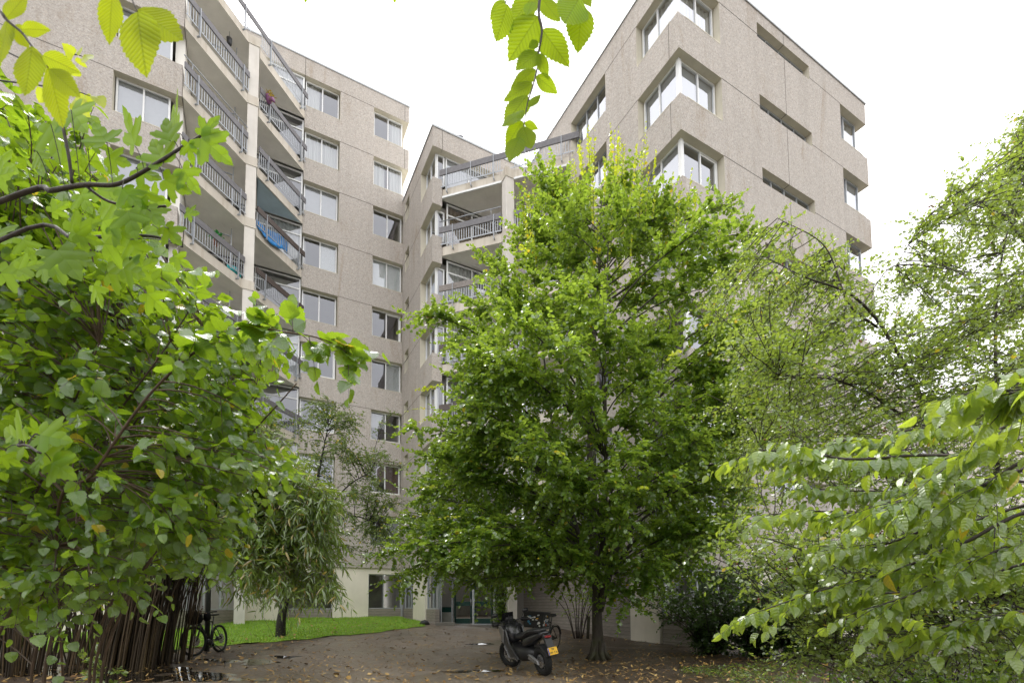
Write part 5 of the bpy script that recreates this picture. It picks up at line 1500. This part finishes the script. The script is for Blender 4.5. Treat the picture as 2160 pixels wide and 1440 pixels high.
place(root, .63, 9.78, (-.43, .903), math.radians(9))


def bicycle(name_label, x, y, heading, lean=.05, mtb=True, steer=.0):
    root = empty('bicycle', name_label, 'bicycle')
    R = .335; r_ = .028 if mtb else .018; wb = 1.12
    wheel(root, (0, 0, R + r_), R, r_, 28, mtb, 60 if mtb else 0); wheel(root, (wb, 0, R + r_), R, r_, 28, mtb, 60 if mtb else 0, steer)
    z = R + r_; b = MB()
    BBp = (.45, 0, .31); sc = (.27, 0, .80); ht = (.845, 0, .93); hb = (.885, 0, .79)
    b.tube([BBp, sc], .019, 10); b.tube([sc, ht], .019, 10); b.tube([BBp, hb], .032 if mtb else .02, 10); b.tube([ht, hb], .026, 10)
    for s in (-1, 1): b.tube([(0, s * .065, z), (.40, s * .04, .31)], .012, 8); b.tube([(0, s * .065, z), (.28, s * .03, .74)], .010, 8)
    if mtb: b.loft([(.36, 0, .30, .05, .06), (.45, 0, .29, .065, .085), (.56, 0, .33, .05, .06)], 12)
    b.build('frame', DKPAINT, root)
    b = MB(); b.tube([hb, (.905, 0, .73)], .022, 8)
    for s in (-1, 1): b.tube([(.90, s * .06, .74), (wb - .02, s * .062, z)], .020 if mtb else .011, 10)
    b.tube([(.90, -.065, .735), (.90, .065, .735)], .022, 8); b.build('fork', BLACKP, root)
    b = MB(); b.tube([ht, (.82, 0, 1.0)], .016, 8); b.tube([(.82, 0, 1.0), (.87, 0, 1.03)], .018, 8)
    b.tube(spline([(.76, .36, 1.06), (.83, .22, 1.05), (.87, 0, 1.03), (.83, -.22, 1.05), (.76, -.36, 1.06)], 5), .013, 8)
    for s in (-1, 1): b.tube([(.79, s * .28, 1.057), (.75, s * .38, 1.06)], .018, 8); b.tube([(.82, s * .24, 1.045), (.86, s * .34, 1.02)], .006, 6)
    b.build('handlebar', BLACKP, root)
    b = MB(); b.tube([(.28, 0, .76), (.235, 0, .95)], .015, 8); b.build('seat_post', BLACKP, root)
    b = MB(); b.loft([(.42, 0, .985, .015, .015), (.34, 0, .99, .025, .022), (.22, 0, .985, .05, .026), (.12, 0, .995, .085, .03), (.07, 0, 1.0, .07, .022)], 12); b.build('saddle', BLACKP, root)
    b = MB(); b.disc((.45, -.06, .31), (0, 1, 0), .09, .006, 26)
    for s, a in ((1, -.9), (-1, 2.24)):
        e = (.45 + .17 * math.cos(a), s * .09, .31 + .17 * math.sin(a)); b.tube([(.45, s * .08, .31), e], .011, 6); b.box(e[0] - .045, e[0] + .045, e[1] + (0 if s > 0 else -.09), e[1] + (.09 if s > 0 else 0), e[2] - .012, e[2] + .012)
    b.build('crank', BLACKP, root)
    b = MB(); b.disc((0, -.055, z), (0, 1, 0), .06, .03, 20)
    for dz in (.055, -.05): b.beam((0, -.06, z + dz), (.45, -.06, .31 + dz * 1.6), .006, .012)
    b.build('chain', GREYP, root)
    b = MB(); b.tube([(.40, .06, .27), (.28, .26, .01)], .011, 8); b.tube([(.40, .04, .27), (.34, -.16, .01)], .011, 8) if mtb else None; b.build('kickstand', BLACKP, root)
    g = MB()
    for cx, a0, a1 in ((0, .3, 2.9), (wb, .6, 2.6)):
        pts = [(cx + (R + r_ + .03) * math.cos(a), 0, z + (R + r_ + .03) * math.sin(a)) for a in np.linspace(a0, a1, 16)]
        for i in range(15): g.beam(pts[i], pts[i + 1], .055 if mtb else .045, .004, nrm(np.array(pts[i]) - (cx, 0, z)))
    if not mtb: g.build('mudguard', BLACKP, root)
    b = MB()
    if mtb:
        b.loft([(.94, 0, .93, .10, .08), (.99, 0, .92, .17, .15), (1.12, 0, .92, .18, .16), (1.20, 0, .94, .14, .12)], 12); b.loft([(.86, .20, .99, .05, .06), (.93, .24, .95, .09, .12), (1.0, .24, .93, .06, .10)], 10)
        b.build('front_bag', simple('black_canvas', (.014, .014, .015), .85, 0, .2, .3, 30), root)
    else:
        w, h = .29, .40; x0, x1, z0 = .93, 1.33, .70
        for q in ((x0, x0 + .012, -w, w), (x1 - .012, x1, -w, w), (x0, x1, -w, -w + .012), (x0, x1, w - .012, w)): b.box(*q, z0, z0 + h)
        b.box(x0, x1, -w, w, z0, z0 + .012); b.beam((x0 - .01, -w - .01, z0 + h), (x0 - .01, w + .01, z0 + h), .03, .03); b.beam((x1 + .01, -w - .01, z0 + h), (x1 + .01, w + .01, z0 + h), .03, .03)
        for s in (-1, 1): b.beam((x0, s * (w + .01), z0 + h), (x1, s * (w + .01), z0 + h), .03, .03)
        cr = b.build('crate', BLACKP, root, .006)
        cols = [(.75, .75, .73), (.8, .45, .02), (.75, .08, .02), (.7, .72, .74), (.55, .57, .6), (.05, .2, .35), (.78, .78, .76)]
        rr = np.random.default_rng(9); S = MB()
        sm = [simple('sticker', c, .4, 0, .5, .03) for c in cols]
        for face in range(2):
            for i in range(15):
                a, c = rr.uniform(-w + .05, w - .05) if face == 0 else rr.uniform(x0 + .05, x1 - .05), rr.uniform(z0 + .05, z0 + h - .06); sw, sh = rr.uniform(.018, .055), rr.uniform(.015, .04); an = rr.uniform(-.5, .5); k = 4 if rr.random() < .7 else 14
                pt = []
                for j in range(k):
                    t = 2 * math.pi * (j + .5) / k; u_, v_ = sw * math.cos(t), sh * math.sin(t); u_, v_ = u_ * math.cos(an) - v_ * math.sin(an), u_ * math.sin(an) + v_ * math.cos(an)
                    d = .0015 + .0008 * i
                    pt.append((x1 + d, a + u_, c + v_) if face == 0 else (a + u_, w + d, c + v_))
                S.add(pt, [tuple(range(k)) if face == 0 else tuple(range(k))[::-1]], int(rr.integers(0, len(cols))))
        S.build('stickers', sm, cr)
    place(root, x, y, heading, lean); return root


bicycle('black electric mountain bicycle with a front bag standing by the bamboo at the lawn edge', -7.76, 13.22, (.03, -1), -.06, True, -.3)
bicycle('black city bicycle carrying a crate covered in stickers behind the motorcycle', 1.20, 14.25, (-.52, -.85), .05, False, .2)
# dried flowers stuck in the bag
P = Plant(81); root = empty('dried_flowers', 'bunch of brown dried flowers sticking out of the black bag on the mountain bicycle', 'flowers')
c0 = np.array((-7.73, 12.12, .0)); c0[2] = float(ground_fine(c0[0], c0[1])) + 1.02
for i in range(16): P.twig(c0 + P.r.normal(0, .06, 3) * (1, 1, 0), P.r.normal(0, .45, 3) + (0, 0, .8), .22, 6, .05, r=.003, jit=.6)
P.finish(root, BARK2, simple('dried_petal', (.16, .095, .055), .8), T_ROUND, crown='petals', limbs='stems')

# ---- posts and bits on the ground
def post(name, label, cat, x, y, r, h, mat, tilt=(0, 0)):
    z = float(ground_fine(x, y)); b = MB(); b.tube([(x, y, z - .1), (x + tilt[0] * .5, y + tilt[1] * .5, z + h * .5), (x + tilt[0], y + tilt[1], z + h - .02), (x + tilt[0], y + tilt[1], z + h)], [r, r, r, r * .8], 12)
    return tag(b.build(name, mat), label, cat)


post('post', 'dark round post standing directly behind the mountain bicycle', 'post', -8.13, 13.25, .065, 2.25, simple('post_paint', (.02, .024, .018), .6))
post('post', 'short weathered wooden post beside the thin fanning shrub', 'post', 2.66, 17.6, .055, .78, WOODPOST, (.05, 0))
b = MB(); z = float(ground_fine(-3.86, 22.0)); b.loft([(-4.12, 22.05, z + .03, .03, .02), (-4.04, 22.05, z + .07, .13, .10), (-3.88, 22.05, z + .09, .17, .13), (-3.74, 22.05, z + .06, .12, .09), (-3.66, 22.05, z + .02, .03, .02)], 12)
tag(b.build('bag', BLACKP), 'small black bag lying at the foot of the wall beside the entrance', 'bag')
b = MB(); z = float(ground_fine(-2.9, 21.9)); b.beam((-3.35, 21.75, z + .05), (-2.55, 21.95, z + .06), .22, .14); tag(b.build('kerb_stone', mat_smooth_concrete('kerb_concrete', (.20, .19, .17), .3), bevel=.015), 'loose grey kerb stone lying in front of the green entrance', 'kerb stone')
b = MB(); z = float(ground_fine(-9.2, 12.6)); b.loft([(-9.35, 12.5, z + .02, .04, .03), (-9.2, 12.5, z + .06, .12, .08), (-9.0, 12.5, z + .05, .10, .07), (-8.85, 12.5, z + .02, .05, .03)], 10); b.loft([(-8.75, 12.6, z + .03, .03, .02), (-8.65, 12.6, z + .07, .08, .07), (-8.52, 12.6, z + .03, .04, .03)], 10)
tag(b.build('rock', simple('dark_stone', (.03, .028, .025), .8)), 'dark stones on the soil between bamboo and mountain bicycle', 'stones')

# ---- things on the balconies
q = lambda s, o, z: np.array(W(CU1 + s * .70711 + dout[0] * o, CV1 + s * .70711 + dout[1] * o, z))
zs = 24.76 - 2.8 * 3
b = MB(); n = 44; vs = []
for i in range(n + 1):
    s = .02 + 1.95 * i / n; x = i / n; top = .72 + .30 * min(1, 1.6 * x) - .10 * math.sin(x * 5) - .30 * max(0, x - .8); bot = .44 - .26 * math.sin(min(1, 1.25 * x) * math.pi) + .02 * math.sin(i * .6) + .1 * max(0, x - .7)
    for j in range(5):
        t = j / 4; o = .055 + .010 * math.sin(i * .9 + j) + .006 * math.sin(i * 2.3 - j) + (.07 * max(0, t - .5) * 2 if .1 < x < .85 else 0)
        vs.append(q(s, o, zs + top + (bot - top) * t))
b.add(vs, [(i * 5 + j, i * 5 + j + 1, (i + 1) * 5 + j + 1, (i + 1) * 5 + j) for i in range(n) for j in range(4)], 0, True)
o = b.build('tarpaulin', simple('blue_sheet', (.02, .20, .52), .45, 0, .4, .5, 6)); sm = o.modifiers.new('thick', 'SOLIDIFY'); sm.thickness = .006
tag(o, 'bright blue plastic sheet tied along the railing of a middle left balcony', 'tarpaulin')
# the ceiling over that balcony is painted blue grey
zc_ = 24.76 - 2.8 * 2
b = MB(); b.prism([(UC - .05, VL - .12), (CU1 + .15, CV1 + .02), (CU1 + .15, VA + 2.6), (UC - .02, VA + 2.6)], zc_ - .012, zc_ - .002); b.build('painted_ceiling', simple('blue_grey_paint', (.45, .58, .67), .8, 0, .3, .1, 2), LB)
zs = 24.76 - 2.8 * 1
root = empty('hanging_planter', 'purple planter with yellow leaves hanging on a railing high on the left building', 'planter')
b = MB(); c = q(.42, .2, zs + 1.12); b.tube([c + (0, 0, .12), c + (0, 0, .05), c - (0, 0, .12), c - (0, 0, .2)], [.17, .16, .11, .02], 12); b.tube([c + (.2, -.1, -.1), c + (.32, -.14, -.28)], [.1, .03], 8); b.build('pot', simple('purple_plastic', (.20, .07, .17), .5), root)
P = Plant(82)
for i in range(14): P.twig(c + (0, 0, .1), P.r.normal(0, .6, 3) + (.3, -.1, .3), .3, 6, .10, droop=.3, r=.004)
P.finish(root, BARK2, simple('yellow_petal', (.55, .42, .03), .6), T_SMALL, crown='foliage', limbs='stems')


def chair(label, u, v, z, rot, mat):
    rt = empty('garden_chair', label, 'chair', None, W(u, v, z), rot)
    b = MB(); b.box(-.22, .22, -.22, .22, .42, .45); b.build('seat', mat, rt, .01)
    b = MB(); b.box(-.22, .22, .20, .23, .48, .88); b.build('backrest', mat, rt, .01)
    for x, y in ((-.2, -.2), (.2, -.2), (-.2, .2), (.2, .2)): b = MB(); b.box(x - .018, x + .018, y - .018, y + .018, 0, .42); b.build('leg', mat, rt)


chair('turquoise garden chair behind a left balcony railing near the column', 23.75, -.75, 25.16 - 2.8 * 4, .8, simple('turquoise_plastic', (.02, .42, .45), .4))
chair('white garden chair on a balcony of the right building beside the corner window', 20.0, 9.3, 18.98 - 5.6 + .43, .4, WHITE)
P = Plant(83); c = np.array(W(22.52, -1.36, 25.16 - 2.8 * 4 + .86)); root = empty('pot_plant', 'small bright green pot plant just above the railing of a left balcony', 'plant')
for i in range(10): P.twig(c, P.r.normal(0, .6, 3) + (0, 0, .7), .4, 8, .12, droop=.3, r=.005)
P.finish(root, BARK2, simple('bright_leaf', (.03, .30, .05), .5), T_SMALL, crown='foliage', limbs='stems')
b = MB(); b.tube([c - (0, 0, .0), c - (0, 0, .22)], [.13, .09], 10); b.build('pot', simple('clay_pot', (.3, .12, .07), .8), root)
root = empty('lantern', 'small black lantern hanging from the ceiling of a high left balcony', 'lantern')
c = np.array(W(23.2, -1.15, 24.76 - .02)); b = MB(); b.tube([c, c - (0, 0, .25)], .008, 6); b.tube([c - (0, 0, .25), c - (0, 0, .34), c - (0, 0, .60), c - (0, 0, .64)], [.02, .12, .09, .03], 8); b.build('body', BLACKP, root)
# pigeon on the roof edge
root = empty('pigeon', 'grey pigeon sitting on the roof edge above the centre balconies', 'bird')
c = np.array(W(UE + .1, 8.62, 22.42)); b = MB(); d = AV
sec = []
for t, hw, hh, zz in ((-.17, .012, .008, .10), (-.10, .04, .035, .115), (0, .065, .065, .13), (.06, .055, .06, .15), (.095, .032, .04, .195), (.115, .03, .03, .235), (.14, .024, .024, .245), (.155, .008, .008, .24), (.175, .003, .003, .237)): sec.append((t, 0, zz, hw, hh))
b.loft(sec, 12); b.tube([(.02, .02, 0), (.02, .02, .09)], .005, 5); b.tube([(.02, -.02, 0), (.02, -.02, .09)], .005, 5)
o = b.build('body', simple('pigeon_grey', (.16, .16, .19), .7), root); root.location = tuple(c); root.rotation_euler = (0, 0, math.atan2(d[1], d[0]) + 2.4)
